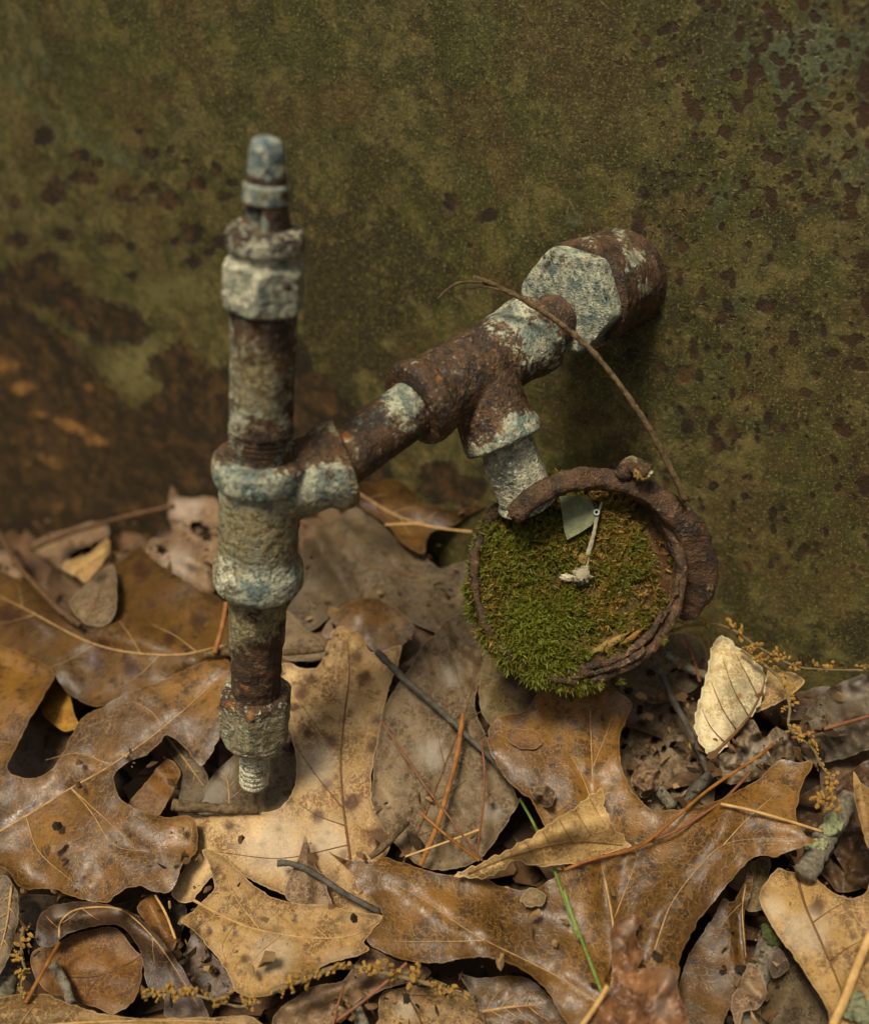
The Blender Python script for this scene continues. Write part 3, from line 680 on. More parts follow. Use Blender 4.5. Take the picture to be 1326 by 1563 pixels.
def moss_mask(px, py):
    g = lambda x, y, a, b: np.exp(-((px-x)/a)**2-((py-y)/b)**2)
    m = np.maximum.reduce([1.15*g(775,860,62,95), 1.2*g(790,970,70,70), 1.1*g(845,1005,60,46), .95*g(945,850,34,80), .9*g(870,940,44,40), .85*g(830,820,50,40), .75*g(930,780,40,40), 1.0*g(755,820,26,50)])
    m = np.maximum(m, .82*g(860,880,125,130))
    m = m*(1-.55*g(850,895,20,30))*(1-.6*g(905,890,26,40))*(1-.8*g(900,985,36,22))
    return m
def dial():
    n = 130; g = np.linspace(-1, 1, n); X, Y = np.meshgrid(g, g); rr = np.sqrt(X**2+Y**2)
    k = np.maximum(np.abs(X), np.abs(Y))/np.maximum(rr, 1e-9); X = X*k*.0394; Y = Y*k*.0394
    x = X.ravel(); y = Y.ravel(); r = np.hypot(x, y)
    P = gl(x, y, np.zeros_like(x)); px, py, _ = project(P)
    z = -.0028 + .0008*frac(P, 70, 4) + .0005*frac(P, 260, 4)
    z += .0030*np.exp(-((px-790)/70)**2-((py-960)/80)**2) + .002*np.exp(-((px-850)/60)**2-((py-990)/50)**2)
    z += np.clip(moss_mask(px, py), 0, 1)*(.0010+.0058*np.clip(fbm(P*85+5, 3), -.15, 1))
    z -= .0025*np.exp(-((px-1010)/30)**2-((py-850)/90)**2)
    z += .0018*np.exp(-(poly_dist(px, py, [(880,1000),(930,985),(965,962),(990,940)], False)/12)**2)
    z -= .010*np.clip(1.6-np.hypot((px-933)/8, (py-945)/10), 0, 1)
    z += .002*np.clip((r-.037)/.004, 0, 1)*np.sin(np.arctan2(y, x)*5)
    P = gl(x, y, z)
    F = [(j*n+i, j*n+i+1, (j+1)*n+i+1, (j+1)*n+i) for j in range(n-1) for i in range(n-1)]
    return P, F, px, py
n = NT('dial_earth'); co = n.coord()
dc = n.mix(n.mapr(n.noise(co, 120, 6, .7), .35, .65), lin(84, 62, 34), lin(130, 100, 58))
dc = n.mix(n.mapr(n.noise(co, 500, 5, .7), .5, .62, 0, .85), dc, lin(56, 40, 24)); dc = n.mix(n.mapr(n.noise(co, 900, 4, .7), .60, .68, 0, .9), dc, lin(172, 146, 96))
dc = n.mix(n.mapr(n.math('ADD', n.attr('redrust'), n.math('MULTIPLY', n.noise(co, 150, 5, .7), .6)), .55, .85), dc, lin(84, 46, 28))
dc = n.mix(n.mapr(n.math('ADD', n.attr('green'), n.math('MULTIPLY', n.noise(co, 260, 5, .7), .7)), .6, 1.0), dc, lin(76, 78, 24))
dc = n.mix(n.attr('hole'), dc, lin(16, 12, 9))
MAT['dial'] = n.fin(dc, .92, n.bump(n.math('ADD', n.noise(co, 500, 6, .75), n.noise(co, 1400, 3, .7)), 1.0, .0012), .2)
V, F, dpx, dpy = dial()
g2 = lambda x, y, a, b: np.exp(-((dpx-x)/a)**2-((dpy-y)/b)**2)
dialo = part('dial_face', V, F, MAT['dial'], gauge, attrs=dict(green=moss_mask(dpx, dpy), redrust=.42*g2(1010,850,34,110)+.25*g2(980,940,30,40), hole=np.clip(1.5-np.hypot((dpx-933)/8, (dpy-945)/10), 0, 1)))
dialV = V

def moss():
    rng = np.random.RandomState(11); V = []; F = []; C = []
    N = 60000
    x = rng.uniform(-.043, .043, N); y = rng.uniform(-.045, .043, N); r = np.hypot(x, y)
    # face height by nearest dial vertex grid
    P = gl(x, y, np.zeros(N)); px, py, _ = project(P); m = moss_mask(px, py)
    cl = perlin(np.c_[x*170, y*170, np.full(N, 3.3)])*1.4
    cl2 = perlin(np.c_[x*520, y*520, np.full(N, 9.3)])*1.4
    lim = .0412 + .0030*((px < 960) & (py > 880)) 
    keep = (r < lim) & (rng.rand(N) < np.clip((m-.28)*1.4+cl*1.0+cl2*.9, 0, 1)*.6)
    idx = np.where(keep)[0][:9000]
    from mathutils import kdtree
    kd = kdtree.KDTree(len(dialV)); [kd.insert(Vector(p), i) for i, p in enumerate(dialV)]; kd.balance()
    n_ = len(idx); x, y, r, px, py, m, cl = (q[idx] for q in (x, y, r, px, py, m, cl))
    zz = np.array([float((np.array(kd.find(Vector(p))[0])-GC)@gn)+.0002 for p in P[idx]])
    zz = np.where(r < .0405, zz, .0015); base = gl(x, y, zz)
    h = (.0014+.0034*np.minimum(1, m)**2)*rng.uniform(.5, 1.7, n_)*(1+.8*np.maximum(0, cl))
    out = (x[:, None]*gx+y[:, None]*gy)/np.maximum(r, 1e-6)[:, None]*np.maximum(0, (r-.030)/.012)[:, None]
    d = gn + .45*rng.normal(size=(n_, 3)) + out*.9 + _U*.1; d /= np.linalg.norm(d, axis=1)[:, None]
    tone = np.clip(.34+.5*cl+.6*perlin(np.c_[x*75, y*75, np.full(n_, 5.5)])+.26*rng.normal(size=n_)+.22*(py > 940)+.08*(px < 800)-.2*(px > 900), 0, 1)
    u = np.cross(d, np.array([.3, .9, .2])); u /= np.linalg.norm(u, axis=1)[:, None]; v = np.cross(d, u); nl = 8
    for q in range(nl):
        an = rng.uniform(0, 6.283, n_); f = (q+.6)/nl; o = base + d*(h*f*.8)[:, None]; ln = (.0027*rng.uniform(.5, 1.5, n_)*(1-.25*f))[:, None]
        rad = u*np.cos(an)[:, None]+v*np.sin(an)[:, None]; sd_ = np.cross(rad, d)*.0002; mid = o+(rad*.45+d*.35)*ln
        V.append(np.stack([o-sd_, o+sd_, mid+sd_*1.1, o+(rad*.72+d*.75)*ln, mid-sd_*1.1], 1).reshape(-1, 3))
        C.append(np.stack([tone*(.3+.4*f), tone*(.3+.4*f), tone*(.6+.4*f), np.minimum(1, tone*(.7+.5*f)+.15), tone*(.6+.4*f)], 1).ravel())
    k = np.arange(n_*nl)*5
    F = [(a, a+1, a+2, a+4) for a in k] + [(a+4, a+2, a+3) for a in k]
    return np.concatenate(V), F, np.concatenate(C)
n = NT('moss_leaf'); t = n.attr('tone')
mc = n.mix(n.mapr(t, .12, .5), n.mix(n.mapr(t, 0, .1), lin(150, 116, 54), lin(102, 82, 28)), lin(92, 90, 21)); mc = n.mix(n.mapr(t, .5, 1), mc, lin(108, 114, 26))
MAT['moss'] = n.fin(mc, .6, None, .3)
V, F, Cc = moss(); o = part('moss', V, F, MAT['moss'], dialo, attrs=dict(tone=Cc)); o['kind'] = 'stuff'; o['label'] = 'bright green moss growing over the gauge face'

# broken bezel ring curling off the housing
ctr = [(783,792,.405),(800,770,.403),(835,746,.404),(880,732,.407),(930,733,.411),(975,745,.412),(1015,772,.414),(1047,806,.418),(1064,848,.423),(1065,890,.428),(1050,922,.433),(1036,938,.436)]
Pc = spline([at(x, y, d) for x, y, d in ctr], 110)
s = np.linspace(0, 1, 110)
wr = np.interp(s, [0, .04, .3, .5, .62, .75, .85, .95, 1], [.0030, .0048, .0050, .0052, .0070, .0088, .0088, .0062, .003]); hr = np.interp(s, [0, .04, .5, .7, 1], [.0028, .0044, .0046, .0046, .0028])
V, F = sweep(Pc, wr*.86, hr*.82, seg=30, up=gn, jit=.0007, jscale=120, sq=.62); V = rough_up(V, [f if len(f) <= 4 else f[:3] for f in F], .0006, 260, .0005, 600)
metal_part('bezel_ring', V, F, dict(rust=.93, orange=.24, dirt=.5, crust=.07), [(1040,740,14,'moss',.4),(1085,820,14,'orange',.5),(820,790,20,'crust',.2)], label='broken thick rusty ring curling off the gauge rim', parent=gauge)
# lug with ochre crust and pale tip
Pl = spline([at(950, 728, .409), at(958, 712, .407), at(972, 712, .405), at(988, 722, .404)], 24)
V, F = sweep(Pl, np.linspace(.0035, .0032, 24), seg=18, up=gn, jit=.001, jscale=180); lug = metal_part('lug', V, F, dict(rust=.7, orange=.2, dirt=.8, crust=.15), [(985,722,10,'crust',.6)], parent=gauge)
def blob(c, r, mat, name, parent, sq=(1, 1, 1), jit=.35, sub=3, scale=1.5, seed=0):
    bm = bmesh.new(); bmesh.ops.create_icosphere(bm, subdivisions=sub, radius=1)
    V = np.array([v.co[:] for v in bm.verts]); F = [tuple(v.index for v in f.verts) for f in bm.faces]; bm.free()
    k = 1+jit*np.array([mn.fractal(Vector(p)*scale+Vector((seed, seed*2., 0)), .9, 2, 3) for p in V]); V = V*k[:, None]*np.array(sq)*r
    W = np.asarray(c) + np.multiply.outer(V[:, 0], gx)+np.multiply.outer(V[:, 1], gy)+np.multiply.outer(V[:, 2], gn)
    return part(name, W, F, mat, parent) if parent is not None else mesh_obj(name, W, F, mat)
blob(at(989, 722, .4022), .0016, MAT['cream'], 'crust_tip', lug, (1, 1, .5), .9, 3, 2.5, seed=2)
blob(at(978, 724, .4030), .0026, MAT['flaketan'], 'crust', lug, (1, 1, .5), .9, 3, 2.5, seed=4)
# torn metal lips round the lower right of the rim
for (pts, w, hh, seed) in [([(1012,935),(985,975),(940,1005),(890,1020),(850,1030)], .0013, .0004, 2), ([(985,992),(950,1012),(905,1026),(870,1034)], .0010, .0004, 3), ([(1036,860),(1030,905),(1008,950)], .0009, .0004, 4)]:
    Q = spline([gface(x, y, .0045 if seed != 2 else .003) for x, y in pts], 60)
    V, F = sweep(Q, w, hh, seg=12, up=gn, jit=.0013, jscale=190); V = rough_up(V, [f if len(f) <= 4 else f[:3] for f in F], .0006, 320, .0003, 700)
    metal_part('torn_lip', V, F, dict(rust=1.0, orange=.25 if seed in (2, 3) else .1, dirt=.3), parent=housing)
# ochre sliver under the hole
for (pts, w, mt) in [([(893,1000),(925,985),(960,965)], .0018, 'cream'), ([(945,985),(965,972),(985,955)], .0011, 'ochre')]:
    V, F = sweep(spline([gface(x, y, .001) for x, y in pts], 30), np.interp(np.linspace(0, 1, 30), [0, .5, 1], [.0003, w, .0004]), .0006, seg=10, up=gn, jit=.0005, jscale=300)
    part('rust_flake', V, F, MAT['ochre'] if mt == 'ochre' else plain('flake_tan', (150, 122, 66), (120, 94, 48), 300, .85), gauge)
for (x, y, r, m, sd) in [(857,1003,.0013,'ochre',1),(855,996,.0009,'cream',2),(960,998,.0013,'ochre',3),(985,955,.0010,'ochre',5),(876,828,.0013,'flaketan',7),(945,905,.0007,'cream',8),(855,945,.0006,'cream',9),(890,850,.0011,'ochre',11)]:
    blob(gface(x, y, .0008), r, MAT[m], 'crumb', gauge, (1.2, .8, .6), .9, 2, 2.2, seed=sd)
# pointer, its hub and the glass splinter
def ribbon_px(pts, wid, z, name, mat, parent, thick=.0004):
    P = spline([gface(x, y, zz) for (x, y), zz in zip(pts, z)], 40); w = np.interp(np.linspace(0, 1, 40), np.linspace(0, 1, len(wid)), wid)
    V, F = sweep(P, w, thick, seg=12, up=gn, jit=.0003, jscale=300); return part(name, V, F, mat, parent)
pt = ribbon_px([(918,766),(911,790),(903,825),(896,850),(890,872)], [.0005, .0006, .0009, .0011, .0014], [.0055, .005, .004, .003, .002], 'pointer', plain('pointer_enamel', (176, 166, 134), (140, 128, 98), 700, .8, .0006, (92, 80, 58)), gauge)
blob(gface(888, 878, .002), .0034, plain('pointer_hub', (172, 160, 128), (140, 126, 92), 500, .85, .0006, (200, 192, 164)), 'pointer_hub', pt, (1.0, .9, .3), .9, 3, 2.2, seed=12)
blob(gface(866, 882, .002), .0021, MAT['cream'], 'enamel_chip', pt, (1.3, .7, .4), .9, 3, 2.2, seed=14)
blob(gface(889, 853, .003), .0019, MAT['flaketan'], 'crust', gauge, (.8, 1.2, .6), .6, seed=15)
V, F = sweep(spline([gface(903, 770, -.001), gface(908, 778, .005)], 10), [.0020]*10, seg=16, up=gn, jit=.0004); peg = metal_part('peg', V, F, dict(rust=.9, dirt=.3), parent=gauge)
Pr = np.array([gface(910, 782, .0062)+.0010*(gx*math.cos(a)+gy*math.sin(a)) for a in np.linspace(0, 2*math.pi, 25)]); V, F = sweep(Pr, .00035, seg=8, up=gn); part('peg_ring', V, F, MAT['white'], peg)
gpoly = [(853,758),(876,755),(901,760),(911,791),(901,803),(882,815),(865,824),(860,806),(858,785)]
top = np.array([gface(x, y, .0050+.0012*(y < 780)) for x, y in gpoly]); bot = top - gn*.0016; k = len(gpoly)
n = NT('green_glass'); co = n.coord()
n.b.inputs['Transmission Weight'].default_value = .15; n.b.inputs['IOR'].default_value = 1.45
MAT['glass'] = n.fin(n.mix(n.mapr(n.noise(co, 260, 5, .7), .35, .65), lin(104, 106, 70), lin(140, 140, 102)), n.mapr(n.noise(co, 300, 5, .7), .4, .6, .5, .8), n.bump(n.noise(co, 500, 4, .7), .5, .0006), .25)
part('glass_splinter', np.concatenate([top, bot]), [tuple(range(k-1, -1, -1)), tuple(range(k, 2*k))] + [(i, (i+1) % k, k+(i+1) % k, k+i) for i in range(k)], MAT['glass'], gauge, smooth=False)
# stem joining the gauge to the tee above
a, b = at(766, 664, .404), at(806, 766, .4185)
V, F = lathe(a, b, [(0, .0090), (.002, .0100), (.012, .0104), (L(a, b)-.008, .0118), (L(a, b), .0125)], seg=72, hexa=[(.006, L(a, b)-.002, .0104)], rot=.3)
V, F = remeshed(V, F, vox=.0006, smooth=2); V = rough_up(V, F, .0004, 110, .00025, 420)
metal_part('stem', V, F, dict(rust=.0, crust=.62, dirt=.35), [(820,720,26,'crust',.75),(770,700,24,'crust',.5),(785,775,14,'crust',.9)], label='pale crusted square stem of the gauge', parent=gauge)

# ------------------------------------------------------------------ leaves
def crop(x0, y0, s):
    return lambda *p: [(x0+a/s, y0+b/s) for a, b in p]
c6 = crop(0, 720, 3.0136); c7 = crop(0, 1120, 2.7625); c8 = crop(420, 900, 2.7625); k1 = crop(420, 1200, 2.7625)
k2 = crop(860, 900, 2.8455); k3 = crop(860, 1180, 2.8455); k8 = crop(400, 600, 3.683)

def side_veins(mid, n, length, ang=50, jitter=.2, sides=(1, -1), t0=.1, t1=.92, bend=.25):
    mid = np.asarray(mid, float); q = spline(mid, 60); out = []
    for i in range(n):
        for s in sides:
            t = t0+(t1-t0)*(i+.25*(s > 0))/n; k = int(t*59); p = q[k]; d = q[min(k+1, 59)]-q[max(k-1, 0)]; d = d/np.hypot(*d)
            a = R(ang)*s*(1+random.uniform(-jitter, jitter)); l = length*(1-.5*abs(t-.45))*random.uniform(.8, 1.1)
            e = np.array([d[0]*math.cos(a)-d[1]*math.sin(a), d[0]*math.sin(a)+d[1]*math.cos(a)]); e2 = e*(1-bend)+d*bend; e2 /= np.hypot(*e2)
            out.append([tuple(p), tuple(p+e*l*.5), tuple(p+e*l*.5+e2*l*.5)])
    return out

def leaf(name, label, cat, poly, mat, h=.01, tilt=(0, 0), ridges=(), bumps=(), veins=(), vmat='vein_light', wrinkle=(.0012, 40), edge_curl=.0, res=7, blots=(), bleach=(), holes=(), serr=0.0, fold=None, mid_w=.0006, smoothb=True, group=None, jag=1.0, autovein=True):
    poly = np.asarray(poly, float); n = len(poly); c = poly.mean(0)
    # outline
    if smoothb:
        Q = np.vstack([poly[-1], poly, poly[0], poly[1]]); B = []
        for i in range(n):
            p0, p1, p2, p3 = Q[i], Q[i+1], Q[i+2], Q[i+3]; m = max(2, int(np.hypot(*(p2-p1))/4.5))
            for q in range(m):
                t = q/m; B.append(.5*((2*p1)+(-p0+p2)*t+(2*p0-5*p1+4*p2-p3)*t*t+(-p0+3*p1-3*p2+p3)*t**3))
    else:
        B = []
        for i in range(n):
            p1, p2 = poly[i], poly[(i+1) % n]; m = max(2, int(np.hypot(*(p2-p1))/4.5)); B += [p1+(p2-p1)*q/m for q in range(m)]
    B = np.array(B); nb = len(B); T = np.roll(B, -1, 0)-np.roll(B, 1, 0); T /= np.maximum(np.hypot(T[:, 0], T[:, 1]), 1e-9)[:, None]; Nn = np.c_[T[:, 1], -T[:, 0]]
    sd0 = random.random()*100
    j = fbm(np.c_[B*.07, np.full(nb, sd0)], 4, .65)*1.9*jag - 5.5*jag*np.maximum(0, fbm(np.c_[B*.045, np.full(nb, sd0+9)], 2)-.42)
    if serr: j = j + serr*((np.arange(nb) % 4)/3.0-.5)
    B = B + Nn*j[:, None]
    lo = B.min(0); hi = B.max(0)
    gx_, gy_ = np.meshgrid(np.arange(lo[0], hi[0], res), np.arange(lo[1], hi[1], res*.87)); gx_ = gx_.copy(); gx_[1::2] += res/2
    I = np.c_[gx_.ravel(), gy_.ravel()]+np.random.uniform(-.15, .15, (gx_.size, 2))*res
    s = sdf(I[:, 0], I[:, 1], B); I = I[s > res*.45]
    pts = np.vstack([B, I])
    vo, _, fo, _, _, _ = delaunay_2d_cdt([Vector(p) for p in pts], [], [list(range(nb))], 1, 1e-6)
    P = np.array([v[:] for v in vo]); F = [tuple(f) for f in fo]
    if holes:
        fc = np.array([P[list(f)].mean(0) for f in F]); rm = np.zeros(len(F), bool)
        for (hx, hy, ra, rb, an) in holes:
            ca, sa = math.cos(an), math.sin(an); dx = fc[:, 0]-hx; dy = fc[:, 1]-hy
            rm |= ((dx*ca+dy*sa)/ra)**2+((-dx*sa+dy*ca)/rb)**2 < 1
        F = [f for f, q in zip(F, rm) if not q]
        used = sorted({i for f in F for i in f}); mp = {o: i for i, o in enumerate(used)}; P = P[used]; F = [tuple(mp[i] for i in f) for f in F]
    bd = poly_dist(P[:, 0], P[:, 1], B)
    ext = size_ = np.sqrt(abs(.5*np.sum(poly[:, 0]*np.roll(poly[:, 1], -1)-poly[:, 1]*np.roll(poly[:, 0], -1))))
    if len(veins) == 1 and autovein:
        for sv in side_veins(veins[0], 4, ext*.42, 46):
            q = spline(sv, 16); ok = sdf(q[:, 0], q[:, 1], B) > 5; k = 16 if ok.all() else int(np.argmin(ok))
            if k > 5: veins = list(veins)+[q[:k:max(1, k//5)]]
    def H(q, ed):
        x, y = q[:, 0], q[:, 1]; z = h + tilt[0]*(x-c[0])/1000 + tilt[1]*(y-c[1])/1000
        for (a, b, w, amp) in ridges:
            z = z + amp*np.exp(-(poly_dist(x, y, [a, b], False)/w)**2)
        for (bx, by, r, amp) in bumps: z = z + amp*np.exp(-((x-bx)**2+(y-by)**2)/(r*r))
        if wrinkle[0]:
            z = z + wrinkle[0]*fbm(np.c_[q*wrinkle[1]/4000, np.full(len(q), sd0)], 3, .45)*2.6
        for vl in veins:
            z = z - .0009*np.exp(-(poly_dist(x, y, vl, False)/7)**2) + .0006*np.exp(-(poly_dist(x, y, vl, False)/26)**2)
        cu = fbm(np.c_[q*.011, np.full(len(q), sd0+40)], 2)
        z = z + (edge_curl + .0048*min(1.0, size_/260)**1.5*cu)*np.exp(-ed/16)
        return z
    z = H(P, bd)
    W = gpt(P[:, 0], P[:, 1], z)
    A = dict(edge=np.clip(bd/40, 0, 1), blot=np.zeros(len(P)), bleach=np.zeros(len(P)))
    for (x, y, r) in blots: A['blot'] = np.maximum(A['blot'], np.exp(-((P[:, 0]-x)**2+(P[:, 1]-y)**2)/(r*r)))
    for (x, y, r) in bleach: A['bleach'] = np.maximum(A['bleach'], np.exp(-((P[:, 0]-x)**2+(P[:, 1]-y)**2)/(r*r)))
    for k in (14, 17, 22, 28): A['n%d' % k] = bake(W, k, 5, sd0+k)
    # face the camera side up
    a_, b_, c_ = W[F[0][0]], W[F[0][1]], W[F[0][2]]
    if np.cross(b_-a_, c_-a_)@(CAM-a_) < 0: F = [f[::-1] for f in F]
    o = mesh_obj(name, W, F, MAT[mat], attrs=A); setp(o, label, cat, group)
    sm = o.modifiers.new('thickness', 'SOLIDIFY'); sm.thickness = .00015; sm.offset = -1; sm.use_rim = False
    for i, vl in enumerate(veins):
        vl = np.asarray(vl, float); k = max(8, int(np.hypot(*(vl[1:]-vl[:-1]).T).sum()/7))
        q = spline(vl, k); zq = H(q, poly_dist(q[:, 0], q[:, 1], B)); wq = gpt(q[:, 0], q[:, 1], zq+.00035)
        w0 = mid_w if i == 0 else mid_w*.42
        V2, F2 = sweep(wq, np.linspace(w0, w0*.35, k), np.linspace(w0*.55, w0*.25, k), seg=8, up=(0, -.6, .8))
        part('midrib' if i == 0 else 'vein', V2, F2, MAT[vmat], o)
    return o


# crumbled leaf litter under everything
def litter():
    rng = np.random.RandomState(5); V = []; F = []; T = []
    for k in range(1500):
        x = rng.uniform(-.42, .42); y = rng.uniform(.08, .72)
        if (np.array([x, y, 0])-np.array([WP[0], WP[1], 0]))@WN < .004: continue
        z = gz(np.array([x]), np.array([y]))[0] + rng.uniform(-.020, -.003)
        a = rng.uniform(0, 6.283); l = rng.uniform(.012, .034); w = l*rng.uniform(.35, .7); ux = np.array([math.cos(a), math.sin(a), rng.normal()*.22]); uy = np.array([-math.sin(a), math.cos(a), rng.normal()*.22])
        cu = rng.uniform(-.5, .5); b = len(V); tone = rng.rand(); n1, n2 = 7, 5
        for i in range(n1):
            s = i/(n1-1)*2-1; ww = math.sqrt(max(0, 1-s*s*.96))*(1+.25*math.sin(s*7+k))
            for j in range(n2):
                t = (j/(n2-1)*2-1)
                V.append(np.array([x, y, z]) + ux*l*s + uy*w*ww*t + np.array([0, 0, 1])*(cu*w*(t*t)+.002*math.sin(s*5+k)+.3*cu*l*s*s)); T.append(tone)
        F += [(b+i*n2+j, b+i*n2+j+1, b+(i+1)*n2+j+1, b+(i+1)*n2+j) for i in range(n1-1) for j in range(n2-1)]
    n = NT('leaf_litter'); co = n.coord(); t = n.attr('tone'); nz = n.noise(co, 60, 6, .7)
    c = n.mix(n.mapr(t, .1, .6), lin(58, 42, 30), lin(106, 76, 48)); c = n.mix(n.mapr(t, .65, 1), c, lin(128, 104, 80)); c = n.mix(n.mapr(nz, .4, .65, 0, .7), c, lin(50, 36, 25))
    m = n.fin(c, .75, n.bump(n.noise(co, 260, 6, .7), .7, .001), .25)
    o = mesh_obj('leaf_litter', np.array(V), F, m, origin=(0, .4, 0), attrs=dict(tone=T)); setp(o, 'crumbled brown leaf litter in the gaps between the leaves', 'leaf litter', kind='stuff')
litter()

def debris():
    """crumbs of leaf, bark and frass lying in the hollows and along the foot of the tank"""
    rng = np.random.RandomState(21); V = []; F = []; T = []
    zones = [((1015,1150),(70,95),150,(.006,.024)),((1180,1120),(110,60),120,(.018,.036)),((560,960),(120,60),90,(.0,.016)),((240,830),(240,40),170,(.012,.028)),((700,860),(60,80),60,(.0,.014)),((1240,1330),(60,90),110,(.008,.03)),
             ((60,1420),(70,70),70,(.006,.028)),((280,1440),(70,90),90,(.008,.026)),((1150,1480),(50,80),80,(.008,.024)),((620,1530),(120,40),80,(.016,.03)),((1120,1015),(180,14),70,(.02,.036)),((660,1250),(90,60),30,(.021,.024)),((640,1400),(420,130),90,(.043,.046)),((150,1250),(150,110),40,(.033,.036))]
    for (cx, cy), (sx, sy), n, (h0, h1) in zones:
        px = cx+rng.uniform(-1, 1, n)*sx; py = cy+rng.uniform(-1, 1, n)*sy; C = gpt(px, py, rng.uniform(h0, h1, n))
        for c in C:
            l = .0005+.0034*rng.rand()**3; w = l*rng.uniform(.2, .8); a = rng.uniform(0, 6.283); b = len(V); t = rng.rand()
            u = np.array([math.cos(a), math.sin(a), rng.normal()*.4]); v = np.array([-math.sin(a), math.cos(a), rng.normal()*.4]); k = np.cross(u, v)*l*.25
            for q in range(6):
                an = q*1.047; V.append(c + u*l*math.cos(an)*rng.uniform(.6, 1.2) + v*w*math.sin(an)*rng.uniform(.6, 1.2) + k*rng.normal()); T.append(t)
            V.append(c+k*1.6); T.append(t); V.append(c-k*1.2); T.append(t)
            for q in range(6): F += [(b+q, b+(q+1) % 6, b+6), (b+(q+1) % 6, b+q, b+7)]
    n = NT('leaf_crumbs'); t = n.attr('tone'); c = n.mix(n.mapr(t, 0, .6), lin(40, 29, 19), lin(104, 76, 46)); c = n.mix(n.mapr(t, .7, 1), c, lin(156, 126, 84))
    o = mesh_obj('leaf_crumbs', np.array(V), F, n.fin(c, .85, None, .2), origin=(0, .35, 0), smooth=False, attrs=dict(tone=T)); setp(o, 'fine crumbs of leaf and bark scattered over the litter', 'crumbs', kind='stuff')
debris()
G = 'fallen leaves on the ground'
def lf(name, label, poly, mat, **k): return leaf(name, label, 'leaf', poly, mat, group=G, **k)

# ---- back row, against the tank
lf('fallen_leaf', 'blurred grey-brown leaf behind upright pipe, left of the gauge', k8((225,900),(250,760),(370,725),(450,680),(520,640),(620,700),(760,800),(900,900),(1000,985),(1150,950),(1180,1100),(1060,1330),(930,1330),(700,1210),(540,1170),(420,1230),(260,1340),(130,1260),(180,1150),(230,1010)),
   'greydark', h=.006, tilt=(.01, -.05), ridges=[((462,790),(545,920),16,-.006),((480,780),(600,850),22,.004)], veins=[[(640,880),(560,860),(500,800),(470,770)]], vmat='vein_dark', wrinkle=(.0016, 60))
lf('fallen_leaf', 'blurred dark brown leaf leaning on the tank below the branch pipe', k8((512,500),(640,505),(740,480),(860,560),(900,620),(1100,655),(1245,615),(1080,740),(945,785),(905,905),(800,850),(700,740),(560,640),(510,570)),
   'oak_dark', h=.016, tilt=(0, -.03), veins=[k8((540,560),(760,690),(1000,760),(1180,775))], wrinkle=(.001, 50), blots=[(560,770,30)])
lf('fallen_leaf', 'whitish crumpled leaf with dark holes beside upright pipe, by the tank', c6((790,60),(830,120),(1000,130),(1030,300),(1010,450),(970,570),(860,500),(760,440),(690,380),(695,310),(790,300),(775,180)),
   'pink', h=.014, tilt=(0, -.05), wrinkle=(.003, 110), holes=[(304,806,15,11,.5),(316,820,9,7,0),(248,838,10,8,.2)], bleach=[(285,775,30),(270,860,30)])
lf('fallen_leaf', 'small tan curled leaf under the brown stick near the tank', c6((290,440),(350,400),(420,370),(495,305),(508,355),(470,420),(400,505),(360,485)), 'rolled', h=.018, ridges=[((110,870),(160,835),12,.006)], res=5)
lf('fallen_leaf', 'pale leaf at left edge below the tank, in the far corner', c6((-160,350),(0,365),(60,375),(110,430),(85,510),(0,480),(-160,470)), 'pink', h=.012, bumps=[(15,860,20,.006)])
lf('fallen_leaf', 'pale narrow leaf lying along the brown stick by the tank', c6((150,350),(200,300),(330,260),(470,230),(500,290),(420,330),(300,400),(390,505),(330,480),(220,400)), 'pink', h=.010, wrinkle=(.0015, 90), blots=[(110,845,14)])
lf('fallen_leaf', 'mottled small leaf beneath the whitish crumpled leaf', c6((690,390),(760,440),(860,500),(975,570),(1030,610),(1000,640),(860,560),(720,480),(640,420)), 'olive', h=.004, wrinkle=(.002, 90))

# ---- left side
A_ = [(-50,858),(0,872),(42,890),(66,912),(96,938),(126,956),(146,958),(166,948),(178,920),(176,885),(170,866),(190,852),(214,834),(232,850),(252,869),(298,896),(342,920),(352,975),(338,1002),(300,1014),(262,1037),(205,1057),(150,1078),(110,1062),(85,1035),(40,1010),(0,996),(-50,990)]
lf('oak_leaf', 'large blurred brown oak leaf left of upright pipe, with dark mould dots', A_, 'oak_dark', h=.016, tilt=(-.01, .0), ridges=[((60,930),(300,1005),30,.008),((20,900),(80,1000),40,.008)], veins=[[(345,985),(260,1000),(150,985),(40,930),(-40,890)]], wrinkle=(.0014, 45),
   blots=[(215,870,16),(300,945,14),(260,975,12),(160,985,11),(145,1008,12),(15,940,20),(200,1020,14)])
lf('fallen_leaf', 'pinkish grey rounded leaf lobe over the blurred left oak leaf', c6((320,600),(400,520),(500,432),(528,450),(537,540),(530,650),(490,702),(430,708),(370,685)), 'grey', h=.024, tilt=(.03, .02), veins=[c6((400,690),(440,600),(500,450))], vmat='vein_dark', mid_w=.0004, blots=[(150,880,14)])
lf('leaf_chip', 'bright yellow leaf chip in the gap at left', c6((190,1090),(225,1005),(260,983),(310,1008),(340,1100),(362,1165),(310,1197),(250,1165)), 'yellow', h=.010, tilt=(.02, .03))
lf('fallen_leaf', 'dark brown leaf deep in the left gap under the yellow chip', c6((30,1350),(90,1200),(200,1120),(330,1160),(330,1300),(200,1420),(60,1420)), 'umber', h=-.002)
